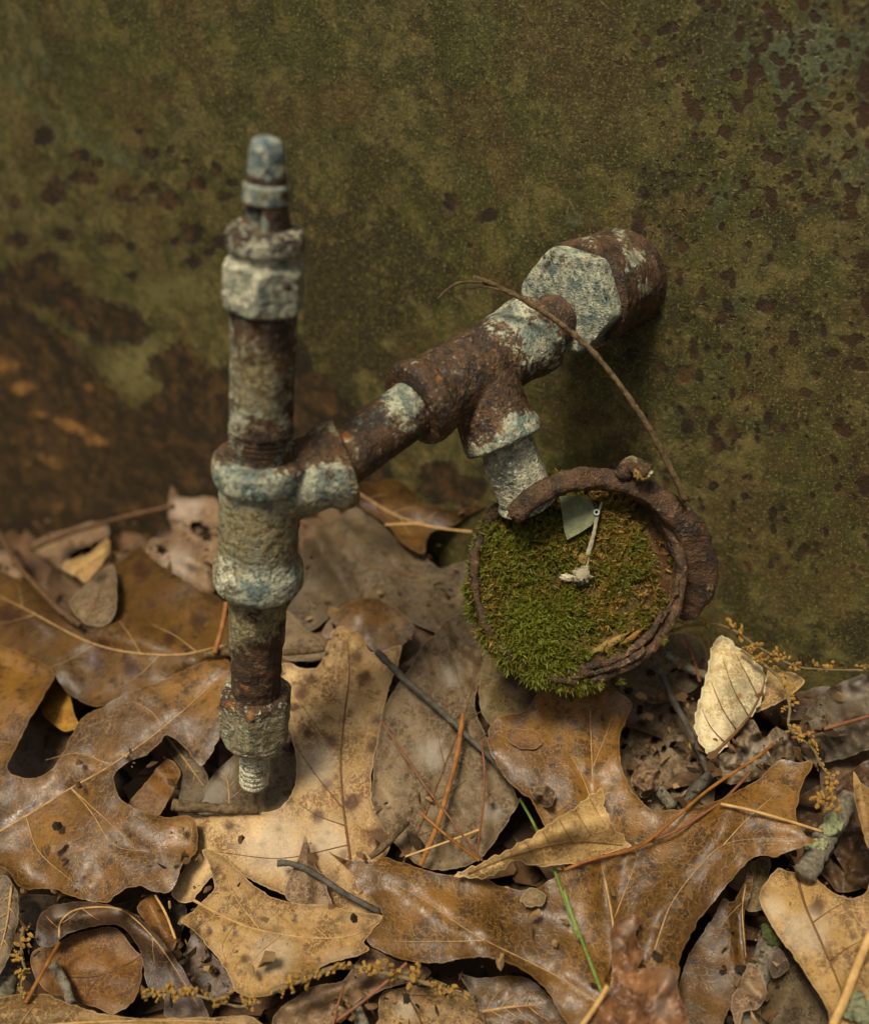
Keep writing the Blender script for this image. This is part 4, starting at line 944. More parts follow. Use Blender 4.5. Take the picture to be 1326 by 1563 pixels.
B_ = [(-60,985),(0,985),(40,1000),(82,1025),(72,1055),(42,1105),(17,1158),(14,1172),(25,1183),(55,1187),(85,1168),(108,1125),(125,1097),(160,1077),(215,1049),(262,1032),(300,1014),(340,1003),(356,1030),(350,1080),(335,1125),(312,1166),(297,1160),(280,1138),(255,1122),(246,1132),(224,1151),(195,1163),(177,1178),(174,1192),(181,1214),(203,1232),(232,1243),(261,1247),(295,1248),(302,1279),(300,1301),(279,1319),(271,1344),(259,1362),(232,1360),(217,1353),(192,1356),(174,1371),(156,1378),(116,1370),(76,1356),(51,1357),(29,1352),(14,1331),(0,1324),(-60,1308)]
mB = [(-50,1297),(40,1246),(109,1203),(170,1168),(250,1110),(335,1035)]
lf('oak_leaf', 'large glossy brown oak leaf at left front with two deep gaps', B_, 'oak_brown', h=.030, tilt=(-.012, .012), ridges=[((0,1300),(110,1210),46,-.004),((200,1290),(270,1300),30,-.003),((20,1020),(70,1030),26,-.006)], bumps=[(250,1300,50,.004),(150,1350,40,-.004),(60,1350,40,-.006)],
   veins=[mB, [(109,1203),(140,1240),(175,1290),(230,1300)], [(40,1246),(60,1300),(110,1345)], [(170,1168),(120,1150),(70,1160)], [(109,1203),(200,1285),(295,1290)][:2], [(250,1110),(230,1085),(200,1070)]], wrinkle=(.0012, 45), blots=[(150,1030,8)])
lf('leaf_chip', 'russet leaf piece inside the gap of the left oak leaf', c7((520,330),(620,200),(680,128),(722,108),(762,165),(722,255),(672,345),(600,350)), 'orange', h=.014, ridges=[((235,1170),(262,1200),14,.004)])
lf('fallen_leaf', 'dark slate leaf edge behind the russet leaf piece', c7((690,10),(760,20),(830,100),(880,200),(830,300),(760,280),(770,160),(720,90)), 'greydark', h=.008, veins=[c7((705,12),(780,110),(860,220))], mid_w=.0005)
lf('fallen_leaf', 'smooth grey-brown oval leaf under the foot of upright pipe', c7((812,320),(860,230),(920,150),(1010,70),(1100,10),(1230,-20),(1280,120),(1270,240),(1200,330),(1120,370),(960,360)), 'greydark', h=.008, ridges=[((352,1220),(350,1160),22,.004),((400,1240),(400,1190),10,-.003)], wrinkle=(.0008, 40), bleach=[(325,1210,26),(312,1225,26),(345,1175,18)], blots=[(335,1186,6)], veins=[c7((968,310),(960,200),(925,150))], mid_w=.0004)
# ---- centre
E_ = [(430,1012),(460,1019),(482,1019),(496,998),(505,969),(521,955),(543,957),(556,972),(563,992),(579,996),(612,984),(607,1012),(597,1041),(587,1074),(576,1132),(568,1175),(567,1219),(572,1237),(583,1251),(594,1273),(594,1295),(580,1330),(590,1390),(500,1395),(420,1360),(340,1330),(290,1376),(262,1366),(280,1330),(300,1300),(298,1280),(296,1246),(330,1243),(409,1239),(434,1226),(449,1203),(452,1160),(443,1120),(430,1090),(426,1050)]
lf('oak_leaf', 'pale tan oak leaf with dark brown spots right of the pipe foot', E_, 'oak_pale', h=.016, tilt=(0, .01), veins=[[(535,1312),(524,1230),(520,1160),(526,1090),(533,1030),(530,975)], [(522,1232),(480,1180),(450,1135)], [(526,1260),(485,1245),(455,1225)], [(524,1140),(492,1120),(450,1060)], [(530,1290),(430,1310),(330,1300)]], vmat='vein_dark', wrinkle=(.0014, 50), bumps=[(480,1090,40,.004)],
   blots=[(460,1058,15),(556,1034,13),(545,1002,13),(449,1080,9),(536,1226,15),(498,1196,12),(485,1247,13),(576,1276,20),(507,1132,11),(500,1272,8),(489,1282,7),(523,1303,8),(476,1036,9),(570,1140,14),(470,1120,7),(425,1265,7),(350,1260,10),(400,1290,9),(590,1180,12),(575,1100,10)], bleach=[(420,1290,60),(480,1170,36),(500,1280,40)])
lf('fallen_leaf', 'rounded dark brown leaf lobe above the spotted tan leaf', k8((340,1350),(430,1220),(540,1160),(640,1150),(780,1230),(850,1330),(790,1420),(700,1460),(620,1450),(560,1380),(450,1400)), 'oak_dark', h=.012, tilt=(0, -.02), bumps=[(550,935,30,.006)])
lf('fallen_leaf', 'dim grey leaf between upright pipe and the spotted tan leaf', k8((110,1240),(150,1230),(260,1340),(330,1380),(360,1440),(330,1500),(120,1490),(90,1380)), 'grey', h=.008, ridges=[((440,975),(490,985),10,.003)])
m6 = [(615,1318),(650,1240),(690,1140),(715,1070),(740,980)]
lf('ovate_leaf', 'wrinkled grey-brown ovate leaf in the centre under crossing pine needles', c8((415,770),(430,650),(460,500),(510,410),(560,340),(620,240),(680,180),(720,130),(780,100),(840,130),(890,200),(905,260),(885,340),(840,480),(900,640),(970,780),(1015,870),(1022,910),(960,1010),(880,1120),(800,1165),(700,1185),(600,1160),(540,1110),(470,1030),(420,940),(408,850)),
   'grey', h=.018, tilt=(0, -.015), veins=[m6]+side_veins(m6, 5, 85, 42), vmat='vein_dark', wrinkle=(.0012, 170), ridges=[((700,980),(735,1010),9,-.004),((690,1000),(720,1040),8,-.003)], bumps=[(640,1200,60,.003)], bleach=[(660,1150,30),(750,1240,16),(690,1030,20)], res=5)
lf('fallen_leaf', 'olive grey rounded lobe just left below the gauge', c8((870,340),(900,262),(960,280),(1040,330),(1130,390),(1158,450),(1150,530),(1110,578),(1060,592),(970,592),(900,565),(860,480)), 'olive', h=.028, ridges=[((745,1060),(770,1020),14,.003)], wrinkle=(.001, 60), blots=[(820,1060,26),(790,1030,26)])

F_ = [(500,1299),(520,1309),(539,1313),(568,1315),(586,1309),(615,1317),(644,1326),(673,1334),(702,1336),(739,1341),(764,1352),(786,1358),(815,1356),(833,1347),(854,1332),(862,1318),(850,1290),(834,1266),(822,1244),(811,1222),(793,1208),(767,1182),(750,1150),(744,1120),(760,1095),(800,1085),(822,1055),(850,1030),(906,1040),(962,1070),(955,1097),(946,1128),(948,1167),(962,1202),(983,1227),(1000,1238),(1029,1236),(1057,1232),(1085,1225),(1127,1206),(1160,1186),(1187,1160),(1215,1163),(1239,1163),(1225,1195),(1218,1219),(1215,1250),(1229,1275),(1246,1284),(1211,1296),(1183,1307),(1159,1305),(1141,1315),(1120,1338),(1099,1363),(1071,1398),(1050,1433),(1037,1465),(1034,1495),(1000,1600),(880,1600),(866,1563),(854,1545),(836,1515),(811,1490),(782,1472),(746,1462),(710,1462),(673,1470),(623,1466),(583,1453),(565,1442),(561,1430),(580,1409),(583,1392),(572,1377),(547,1355),(539,1337),(522,1318)]
mF = [(925,1580),(935,1480),(935,1410),(915,1300),(905,1200),(900,1080)]
lf('oak_leaf', 'huge glossy brown oak leaf across the front right with broad lobes', F_, 'oak_brown', h=.040, tilt=(.004, -.006), veins=[mF, [(925,1540),(850,1490),(740,1435),(699,1410),(652,1377),(594,1345)], [(992,1471),(1015,1400),(1030,1370),(1060,1330),(1103,1290),(1160,1280),(1220,1282)], [(938,1400),(965,1330),(974,1300)], [(905,1230),(890,1190),(870,1150)], [(1103,1290),(1140,1250),(1180,1215)], [(740,1435),(690,1437),(600,1437)], [(905,1170),(925,1120),(935,1090)]],
   wrinkle=(.0014, 38), ridges=[((935,1480),(905,1200),18,-.003),((740,1435),(600,1350),40,.004),((980,1450),(1100,1270),36,.005),((1120,1230),(1230,1270),30,.003)], bumps=[(560,1445,50,-.006),(720,1460,40,.003),(950,1110,50,-.006),(505,1303,30,.008),(880,1250,60,.003)],
   blots=[(790,1090,24)], edge_curl=.0, res=7)
lf('fallen_leaf', 'tan rolled-up leaf with ribbed veins lying on the huge oak leaf', [(692,1336),(730,1318),(770,1300),(810,1277),(850,1250),(890,1222),(917,1204),(922,1225),(935,1258),(961,1292),(935,1300),(905,1309),(880,1317),(850,1321),(820,1322),(803,1320),(790,1312),(775,1320),(752,1336),(725,1341)],
   'rolled', h=.047, ridges=[((735,1328),(800,1292),16,.006),((800,1290),(860,1262),26,.010),((860,1262),(925,1245),36,.013)], veins=[[(715,1334),(790,1303),(870,1285),(950,1290)]]+[[(x, y), (x+9, y+16), (x+24, y+40)] for x, y in [(778,1298),(802,1285),(828,1269),(854,1252),(878,1236),(900,1220)]], vmat='vein_dark', serr=2.4, mid_w=.0004, res=5, wrinkle=(.0004, 60), autovein=False, jag=1.6)
D_ = c7((765,792),(820,740),(870,690),(905,650),(885,560),(850,490),(885,488),(930,510),(990,560),(1060,630),(1150,690),(1240,712),(1326,722))+k1((100,490),(230,505),(350,533),(440,538),(452,560),(400,620),(372,660),(395,690),(330,722),(230,745),(150,792),(70,832),(0,862))+c7((1200,1085),(1080,1112),(1000,1090),(970,1030),(930,960),(880,900),(830,840))
mD = [(292,1372),(348,1402),(398,1420),(480,1432),(540,1427),(578,1405)]
lf('oak_leaf', 'golden tan oak leaf with clear veins at bottom left of centre', D_, 'oak_tan', h=.030, tilt=(0, .01), veins=[mD, [(398,1420),(360,1370),(340,1320),(320,1305)], [(460,1430),(420,1395),(400,1370)], [(360,1407),(340,1440),(345,1470)], [(430,1426),(390,1460),(370,1490)], [(350,1402),(325,1400),(300,1420)], [(500,1432),(475,1410),(450,1390)]], wrinkle=(.0012, 55), ridges=[((292,1372),(480,1432),14,-.002)], bumps=[(420,1500,40,.005),(310,1410,30,.003)], blots=[(372,1463,10),(405,1478,12),(440,1490,9),(320,1422,7)], bleach=[(420,1460,40),(520,1480,30)])
lf('fallen_leaf', 'narrow pinkish triangular leaf tip on the spotted tan leaf', k1((127,212),(162,310),(222,440),(224,510),(50,480),(60,380),(100,300)), 'pink', h=.026, ridges=[((466,1290),(470,1370),10,.004)], res=5)
# ---- bottom edge
lf('fallen_leaf', 'pale golden leaf along the bottom left edge', c7((-80,1120),(0,1112),(110,1095),(200,1100),(330,1150),(500,1190),(650,1200),(900,1195),(1000,1188),(1080,1205),(1120,1330),(-80,1330)), 'oak_tan', h=.032, tilt=(0, .02), ridges=[((0,1545),(200,1550),20,.004)], veins=[[(0,1575),(110,1562),(260,1558),(380,1562)]])
lf('fallen_leaf', 'orange-brown leaf sheltered under the dark curled leaf at bottom left', c7((130,930),(180,900),(250,880),(300,850),(400,825),(480,815),(530,860),(570,910),(602,950),(592,1060),(560,1130),(480,1182),(400,1152),(300,1120),(200,1085),(140,1010)), 'orange', h=.014, tilt=(0, -.03), ridges=[((120,1480),(200,1500),30,.004)], veins=[c7((260,1020),(400,1020),(520,980),(590,940)), c7((420,1020),(370,1090),(360,1140))], vmat='vein_dark')
lf('fallen_leaf', 'dark umber curled leaf arching at bottom left', c7((155,880),(160,790),(200,738),(300,710),(450,718),(560,758),(640,830),(720,920),(800,1040),(885,1195),(820,1200),(700,1195),(690,1110),(620,1060),(600,950),(565,870),(500,808),(400,812),(300,838),(250,870),(215,900)), 'umber', h=.026, ridges=[((80,1400),(180,1390),16,.008),((180,1390),(250,1450),16,.008)], veins=[c7((250,860),(260,790),(330,740),(480,735),(580,790),(700,930),(840,1150))], mid_w=.0005, bleach=[(90,1390,14),(180,1385,16)], res=5)
lf('fallen_leaf', 'curved golden leaf sliver right of the dark curled leaf', c7((580,730),(640,678),(685,720),(742,860),(722,925),(680,870),(620,800)), 'orange', h=.016, ridges=[((228,1380),(255,1430),9,.004)])
lf('fallen_leaf', 'grey curled leaf at the left edge near the bottom', c7((-60,595),(0,598),(40,610),(76,680),(72,820),(42,930),(0,1015),(-60,1040)), 'grey', h=.026, ridges=[((15,1340),(5,1460),16,.005)], wrinkle=(.0016, 90), veins=[c7((50,640),(30,800),(-10,960))])
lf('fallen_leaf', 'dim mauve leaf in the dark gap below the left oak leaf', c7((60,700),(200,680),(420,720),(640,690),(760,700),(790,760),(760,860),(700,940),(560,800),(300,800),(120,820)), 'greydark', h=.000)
lf('fallen_leaf', 'russet leaf piece under the golden tan leaf, bottom left', c7((770,950),(820,830),(870,900),(940,980),(990,1080),(900,1120),(800,1060),(750,1000)), 'umber', h=.008, bleach=[(300,1440,10)])
lf('fallen_leaf', 'reddish brown folded leaf at bottom centre behind a catkin', k1((-20,1010),(20,940),(150,850),(290,812),(375,690),(420,690),(520,740),(640,765),(640,805),(450,860),(300,940),(180,1080),(-40,1080)), 'pink', h=.018, ridges=[((440,1540),(560,1490),14,.007),((560,1490),(640,1480),12,.004)], wrinkle=(.002, 100), blots=[(560,1500,16),(600,1480,14),(480,1530,14)], res=5)
lf('fallen_leaf', 'pale tan leaf at bottom centre beside the folded leaf', k1((400,1080),(430,1000),(450,870),(540,850),(620,800),(780,866),(832,900),(852,945),(920,1010),(950,1090)), 'oak_tan', h=.012, veins=[k1((640,1060),(600,960),(545,860)), k1((560,880),(680,885),(780,872))], vmat='vein_dark', bleach=[(620,1540,20)])
lf('fallen_leaf', 'brown leaf under the arch of the huge oak leaf, bottom centre', k1((770,790),(850,810),(1000,800),(1100,830),(1190,930),(1250,1020),(1260,1090),(930,1090),(900,1000),(850,940),(820,870)), 'oak_dark', h=.014, veins=[k1((870,950),(1000,930),(1120,920))])
lf('fallen_leaf', 'crumpled reddish curled leaf standing at bottom right', k3((205,700),(225,650),(270,620),(305,612),(335,640),(312,700),(342,790),(322,850),(380,838),(440,845),(490,880),(500,960),(520,1130),(110,1130),(160,1000),(210,910),(205,800)), 'russet', h=.050, wrinkle=(.0022, 120), ridges=[((945,1420),(950,1470),14,.008),((1010,1500),(990,1580),22,.008),((915,1540),(955,1590),16,.006)], bumps=[(965,1400,12,.005)], bleach=[(960,1415,14),(1025,1490,24),(1015,1540,20),(940,1440,10),(960,1478,8)], res=4)  # pale spots on the ridges are highlights painted into the colour
# ---- right
lf('fallen_leaf', 'brown narrow leaf between the huge oak leaf and right tan leaf', k3((690,540),(735,560),(780,485),(808,400),(835,380),(812,520),(786,600),(790,760),(802,830),(745,960),(700,1070),(680,1130),(505,1130),(500,930),(540,800),(600,700),(660,610)), 'oak_dark', h=.018, ridges=[((1128,1390),(1135,1470),10,.006)], veins=[k3((790,480),(775,600),(790,800))], mid_w=.0004)
lf('leaf_chip', 'small olive leaf piece above the right tan leaf', k3((825,385),(895,365),(890,440),(858,520),(862,590),(790,590),(800,480)), 'olive', h=.010)
lf('oak_leaf', 'broad tan oak leaf at the lower right corner with a lichen tuft', k3((847,535),(880,470),(930,415),(1000,432),(1040,415),(1090,448),(1140,500),(1200,532),(1260,542),(1310,515),(1345,460),(1440,430),(1440,1130),(1190,1130),(1140,1020),(1060,890),(1000,800),(940,720),(880,620)), 'oak_tan', h=.030, tilt=(.012, .0), veins=[k3((1010,440),(1050,580),(1120,740),(1200,930),(1245,1070)), k3((1150,820),(1230,760),(1310,720)), k3((1080,650),(1150,600),(1220,560))], vmat='vein_dark', bleach=[(1180,1385,26),(1230,1420,40)], blots=[(1246,1386,14),(1302,1430,8)], ridges=[((1215,1335),(1290,1540),20,-.002)], wrinkle=(.0014, 50))
lf('fallen_leaf', 'mauve brown leaf in the dark hollow at lower right', k3((860,880),(900,850),(960,740),(1050,890),(1140,1020),(1200,1130),(740,1130),(780,1000),(860,940)), 'greydark', h=.006, ridges=[((1210,1500),(1180,1560),20,.005)], bumps=[(1190,1540,30,.004)])
lf('fallen_leaf', 'pinkish curled leaf rim beside the green-tipped stick', k3((800,825),(862,880),(878,960),(842,1020),(780,1042),(755,1130),(725,1000),(760,920)), 'pink', h=.020, ridges=[((1140,1500),(1160,1520),10,.005)], res=5)
lf('fallen_leaf', 'small brick red leaf piece in the hollow at lower right', k3((892,830),(930,760),(965,800),(975,850),(910,890)), 'umber', h=.018, res=5)
lf('fallen_leaf', 'tan upright leaf sliver at the right edge', k3((1256,-10),(1290,40),(1340,80),(1400,120),(1400,420),(1326,330),(1290,230),(1262,100)), 'oak_tan', h=.046, ridges=[((1310,1200),(1325,1290),10,.004)])
lf('serrated_leaf', 'ivory serrated leaf standing beside the gauge at right', k2((650,225),(700,203),(745,240),(800,280),(850,330),(878,390),(862,460),(832,530),(760,600),(700,690),(640,720),(600,680),(570,610),(570,550),(590,470),(612,400),(632,300)), 'ivory', h=.034, tilt=(-.02, -.10), veins=[k2((650,715),(790,570),(860,440),(872,380))]+[k2(*p) for p in [[(800,545),(740,440),(690,300)],[(750,610),(690,520),(640,400)],[(700,665),(640,600),(600,520)],[(845,470),(800,380),(740,270)]]], serr=3.0, wrinkle=(.0005, 60), vmat='vein_dark', ridges=[((1108,1010),(1100,1130),24,.004)], mid_w=.0008, res=5, blots=[(1128,1062,6)], jag=.6)
lf('serrated_leaf', 'folded tan wing of a leaf right of the ivory leaf', k2((828,530),(868,445),(890,345),(960,350),(1045,392),(1000,445),(940,485)), 'rolled', h=.028, tilt=(0, -.06), veins=[k2((835,520),(930,440),(1030,395))], mid_w=.0004, res=5)
lf('fallen_leaf', 'wrinkled dark brown leaf against the tank at right edge', k2((1005,645),(1040,560),(1100,470),(1160,425),(1280,375),(1326,368),(1450,370),(1450,670),(1326,695),(1180,742),(1060,745)), 'greydark', h=.020, tilt=(0, -.05), wrinkle=(.0030, 130), ridges=[((1230,1140),(1326,1070),14,.006)], bleach=[(1300,1050,24)], res=5)
lf('fallen_leaf', 'silvery grey crumpled leaf right of the ivory leaf', k2((632,725),(700,705),(770,620),(820,565),(870,640),(920,598),(1000,648),(1032,742),(950,752),(880,802),(780,838),(690,838),(648,792)), 'grey', h=.024, wrinkle=(.005, 190), bleach=[(1160,1140,24),(1120,1170,20),(1195,1130,16),(1095,1160,14)], blots=[(1130,1150,12),(1180,1150,10)], res=4)
lf('fallen_leaf', 'insect-eaten brown leaf full of dark holes below the gauge', k2((240,470),(400,485),(480,478),(580,500),(610,640),(650,780),(640,940),(480,990),(380,990),(260,920),(220,780),(225,600)), 'grey', h=.004, wrinkle=(.0016, 110), res=4,
   holes=[(k2((x, y))[0][0], k2((x, y))[0][1], a, b, an) for x, y, a, b, an in [(330,590,10,8,.4),(270,610,6,14,.1),(270,685,9,5,0),(395,655,6,7,.6),(345,730,6,5,0),(490,680,11,8,.3),(405,715,5,7,0),(435,690,4,6,.4),(420,560,4,6,0),(480,520,8,8,0),(500,870,6,5,0),(330,520,5,9,.2),(455,880,5,4,0),(560,740,6,5,0)]])
lf('fallen_leaf', 'dark slate leaf with holes right under the gauge', k2((90,400),(200,370),(330,290),(400,225),(500,185),(600,225),(615,330),(585,420),(500,470),(400,492),(280,475),(180,450)), 'greydark', h=.018, tilt=(0, -.05), holes=[(k2((x, y))[0][0], k2((x, y))[0][1], a, b, an) for x, y, a, b, an in [(220,400,13,5,1.0),(280,437,7,5,0),(375,362,7,6,0),(560,370,6,6,0)]], wrinkle=(.0012, 70), ridges=[((980,1000),(1030,1060),8,.003)], res=4)
lf('fallen_leaf', 'brown leaf under the catkin at the right edge', k2((1010,450),(1120,420),(1170,430),(1110,470),(1050,555),(960,560),(930,500)), 'umber', h=.012, res=5)
lf('fallen_leaf', 'rough dark brown leaf behind the lichen stick at right', k3((1020,110),(1090,60),(1200,20),(1326,-60),(1440,-80),(1440,520),(1310,500),(1200,520),(1120,440),(1040,400),(1060,300),(1000,230)), 'umber', h=.006, wrinkle=(.0030, 140), res=5)
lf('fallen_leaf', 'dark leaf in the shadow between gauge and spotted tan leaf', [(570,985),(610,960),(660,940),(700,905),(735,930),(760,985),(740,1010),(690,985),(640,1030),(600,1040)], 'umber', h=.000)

# ---- small bits
lf('leaf_chip', 'amber leaf flake on the huge oak leaf below the gauge', c8((970,600),(1000,585),(1060,590),(1110,600),(1128,640),(1100,668),(1040,670),(985,640)), 'orange', h=.043, res=4, wrinkle=(.0004, 60))
lf('leaf_chip', 'pale ragged leaf flake on the middle lobe of the huge oak leaf', k1((1030,470),(1050,440),(1100,432),(1148,470),(1120,500),(1070,505)), 'olive', h=.043, res=4, jag=2.5, wrinkle=(.0005, 90))
lf('leaf_chip', 'curled beige leaf scrap with a snail-like fold on the huge oak leaf', c8((1075,840),(1100,828),(1150,830),(1180,862),(1165,912),(1130,915),(1090,880)), 'pink', h=.046, ridges=[((820,1210),(840,1222),6,.005)], wrinkle=(.003, 200), res=3)
lf('leaf_chip', 'crumpled grey-tan scrap in the hollow below the gauge', k2((290,840),(320,760),(350,750),(430,800),(420,850),(345,905)), 'pink', h=.022, wrinkle=(.005, 220), res=3, bumps=[(980,1190,14,.006)])

# ------------------------------------------------------------------ twigs, needles, grass, catkins
def rod(name, label, cat, pts, r, mat, h=None, d=None, n=60, jit=.0004, taper=(1, 1), seg=12, flat=1.0, group=None):
    pts = np.asarray(pts, float); q = spline(pts, n)
    if d is not None: P = np.array([at(x, y, dd) for (x, y), dd in zip(q, np.interp(np.linspace(0, 1, n), np.linspace(0, 1, len(d)), d))])
    else: P = gpt(q[:, 0], q[:, 1], np.interp(np.linspace(0, 1, n), np.linspace(0, 1, len(h)), h))
    rr = r*(.8 if cat == 'pine needle' else 1)*np.linspace(taper[0], taper[1], n)*(1+.08*np.array([mn.noise(Vector((i*.35, r*9e3, 1))) for i in range(n)]))
    V, F = sweep(P, rr, rr*flat, seg=seg, up=(0, -.6, .8), jit=jit, jscale=260)
    o = mesh_obj(name, V, F, MAT[mat]); setp(o, label, cat, group); return o, P
def subrod(name, parent, P, r, mat, n=30, jit=.0002):
    V, F = sweep(spline(P, n), np.linspace(r, r*.4, n), seg=8, up=(0, -.6, .8), jit=jit, jscale=300); return part(name, V, F, MAT[mat], parent)

o, _ = rod('twig', 'long thin arched twig leaning from the upper tee to the gauge ring', 'twig', [(722,424),(760,438),(835,480),(905,538),(968,620),(1010,690),(1045,764)], .0011, 'twig', d=[.385,.388,.39,.39,.395,.40,.408], n=110, taper=(.9, 1.1))
subrod('side_twig', o, [at(738, 430, .386), at(705, 431, .384), at(685, 440, .383), at(668, 456, .383)], .0007, 'twig'); subrod('side_twig', o, [at(778, 446, .388), at(740, 438, .387), at(700, 442, .386)], .0006, 'twig')
rod('twig', 'straight grey-brown twig lying across the wrinkled centre leaf', 'twig', c8((428,262),(540,372),(700,512),(800,610),(900,702),(972,795)), .0014, 'twig_dark', h=[.028,.027,.026,.026,.028], taper=(1.15, .6))
rod('twig', 'curved black twig on the spotted tan leaf', 'twig', k1((10,325),(60,325),(120,345),(200,390),(300,455),(440,530)), .0012, 'twig_dark', h=[.030,.030,.030,.028,.024], taper=(1.1, .9))
o, P = rod('stick', 'short broken stick below the foot of upright pipe', 'stick', c7((728,300),(790,308),(880,312),(970,318),(1090,320)), .0022, 'twig', h=[.026,.024,.022,.020], taper=(1.2, .7))
o, P = rod('stick', 'grey stick with pale green lichen at right edge', 'stick', k3((1050,440),(1090,360),(1140,270),(1190,190),(1240,110)), .0042, 'twig_grey', h=[.034,.030,.028,.024,.020], jit=.0009, seg=20)
for (x, y, s) in [(1165,225,1.6),(1150,250,1.0),(1085,325,1.2),(1120,310,.8)]:
    p = gpt(*map(np.array, k3((x, y))[0]), .034); blob(p, .0024*s, MAT['lichen'], 'lichen_patch', o, (1, .8, .16), 1.0, seed=x)
o, P = rod('stick', 'grey stick with green mossy tip in the lower right hollow', 'stick', k3((830,1130),(800,1060),(850,870),(885,760),(900,700)), .0042, 'twig_grey', h=[.004,.006,.010,.012,.014], jit=.0009, seg=20)
for (x, y, s) in [(903,700,1.6),(893,680,1.3),(908,722,1.1)]:
    p = gpt(*map(np.array, k3((x, y))[0]), .017); blob(p, .0024*s, MAT['greenmoss'], 'moss_tuft', o, (1, 1, .6), .6, seed=x)
rod('stick', 'pale stub of twig under the gauge beside the ivory leaf', 'stick', k2((448,285),(500,318),(560,350),(625,375)), .0018, 'twig_grey', h=[.028,.028,.028], taper=(1.2, .9))
rod('twig', 'thin dark twig running down beside the insect-eaten leaf', 'twig', k2((370,260),(430,380),(480,490),(540,600),(590,700),(625,790)), .0014, 'twig_dark', h=[.030,.026,.020,.016])
rod('stick', 'brown blurred stick along the base of the tank at left', 'stick', c6((150,355),(300,290),(480,235),(640,195),(800,158)), .0016, 'umbertwig', h=[.022,.026,.028,.028])
rod('twig', 'bent brown leaf stalk beside the dark hollow at left', 'twig', c6((-10,270),(40,360),(100,450),(200,560),(280,640),(370,705)), .0015, 'umbertwig', h=[.034,.034,.034,.034,.032])
rod('stick', 'short pale grey stick on the orange-brown leaf, bottom left', 'stick', c7((222,968),(250,1010),(280,1070),(300,1138)), .0018, 'twig_grey', h=[.024,.022,.022,.024])
rod('stick', 'thick grey stick at the left edge near the bottom', 'stick', c7((-10,1130),(20,1060),(40,990),(40,930)), .0050, 'twig_grey', h=[.014,.014,.012], jit=.001, seg=18)
rod('stick', 'small grey stick at the bottom edge of centre', 'stick', k1((335,920),(352,960),(372,1010),(390,1070)), .0022, 'twig_grey', h=[.020,.020,.020])
rod('twig', 'dark twig stub across the edge of the spotted tan leaf', 'twig', c8((548,968),(510,1020),(460,1080),(400,1130)), .0020, 'twig', h=[.032,.030,.030], taper=(1.2, .6))
rod('twig', 'pale twig behind the lower pipe', 'twig', [(312,1000),(350,996),(400,995),(450,995),(495,990)], .0016, 'twig', h=[.030,.026,.022,.018])
rod('stick', 'tiny ringed stub in the hollow below the gauge', 'stick', k2((410,870),(440,900),(470,945)), .0024, 'twig_grey', h=[.014,.014,.016], n=30)
rod('stick', 'dark stick in the hollow right of the crumpled scrap', 'stick', k2((500,960),(540,900),(590,850),(650,800)), .0024, 'twig_dark', h=[.012,.014,.018], n=30)

NG = 'pine needles among the leaves'
def needle(label, pts, mat='needle_orange', r=.00055, h=(.03, .03), flat=.6, **k): return rod('pine_needle', label, 'pine needle', pts, r, mat, h=list(h), jit=.0, seg=8, flat=flat, group=NG, **k)
needle('upper of two long orange pine needles crossing the huge oak leaf', k2((908,672),(820,740),(640,860),(520,960),(380,1080),(290,1130))+[(905,1311),(860,1328)], h=(.038,.040,.046,.050,.056,.056), r=.0008)
needle('lower of two long orange pine needles crossing the huge oak leaf', k3((812,-5),(700,110),(600,180),(480,255),(350,305),(230,345),(110,390),(0,420)), 'needle_red', h=(.040,.044,.046,.046,.052,.056), r=.0007)
needle('thin reddish needle slanting down the wrinkled centre leaf', c8((445,550),(560,720),(640,840),(720,940),(800,1050),(872,1142)), 'needle_red', h=(.030,.030,.028,.030,.050))
needle('short orange needle with a pale end on the wrinkled centre leaf', c8((612,940),(720,1035),(860,1142)), h=(.030,.030,.048), r=.0008)
needle('wide flat brown needle running down the wrinkled centre leaf', c8((792,520),(765,700),(720,870),(680,1000),(610,1165)), h=(.028,.028,.028,.030), r=.0013, flat=.25)
needle('reddish needle upright on the right of the wrinkled centre leaf', c8((868,635),(882,760),(875,920),(850,1110)), 'needle_red', h=(.028,.028,.030,.040))
needle('white straw fibre at the foot of the wrinkled centre leaf', c8((548,1126),(650,1090),(760,1050),(860,1012)), 'straw', h=(.030,.030,.028))
needle('broad pale straw across the lower right corner', k3((1340,680),(1280,820),(1220,980),(1165,1100)), 'straw', h=(.044,.042,.040), r=.0019)
needle('straw needle at the bottom edge left of the crumpled leaf', k3((190,925),(140,1010),(80,1095)), 'straw', h=(.060,.060,.056), r=.0011)
needle('red needle on the dark wrinkled leaf at the right edge', k2((1340,545),(1200,585),(1080,620),(990,645)), 'needle_red', h=(.032,.032,.032), r=.0010)
needle('olive stalk from the huge oak leaf to the lichen stick', k2((680,930),(800,955),(960,1000),(1120,1050)), 'straw', h=(.050,.050,.048,.040), r=.0007)
needle('orange needle leaning over the orange-brown leaf, bottom left', c7((252,878),(200,970),(108,1135)), h=(.038,.032,.036), r=.0010)
needle('blurred yellow needle left of the lower pipe', c6((1042,600),(1020,720),(988,835)), h=(.040,.036,.032), r=.0016)
needle('reddish needle over the folded leaf at bottom centre', k1((555,745),(440,850),(340,930),(230,1010)), 'needle_red', h=(.034,.030,.028), r=.0008)
needle('short red needle on the folded leaf at bottom centre', k1((290,835),(265,920),(240,1020)), 'needle_red', h=(.030,.030,.030))
needle('red needle in the hollow between gauge and ivory leaf', k2((520,190),(560,280),(590,400)), 'needle_red', h=(.030,.030,.030), r=.0008)
needle('pale needle curving through the gap left of the gauge', k8((690,740),(860,735),(1000,760),(1180,780)), 'straw', h=(.026,.028,.030), r=.0007)
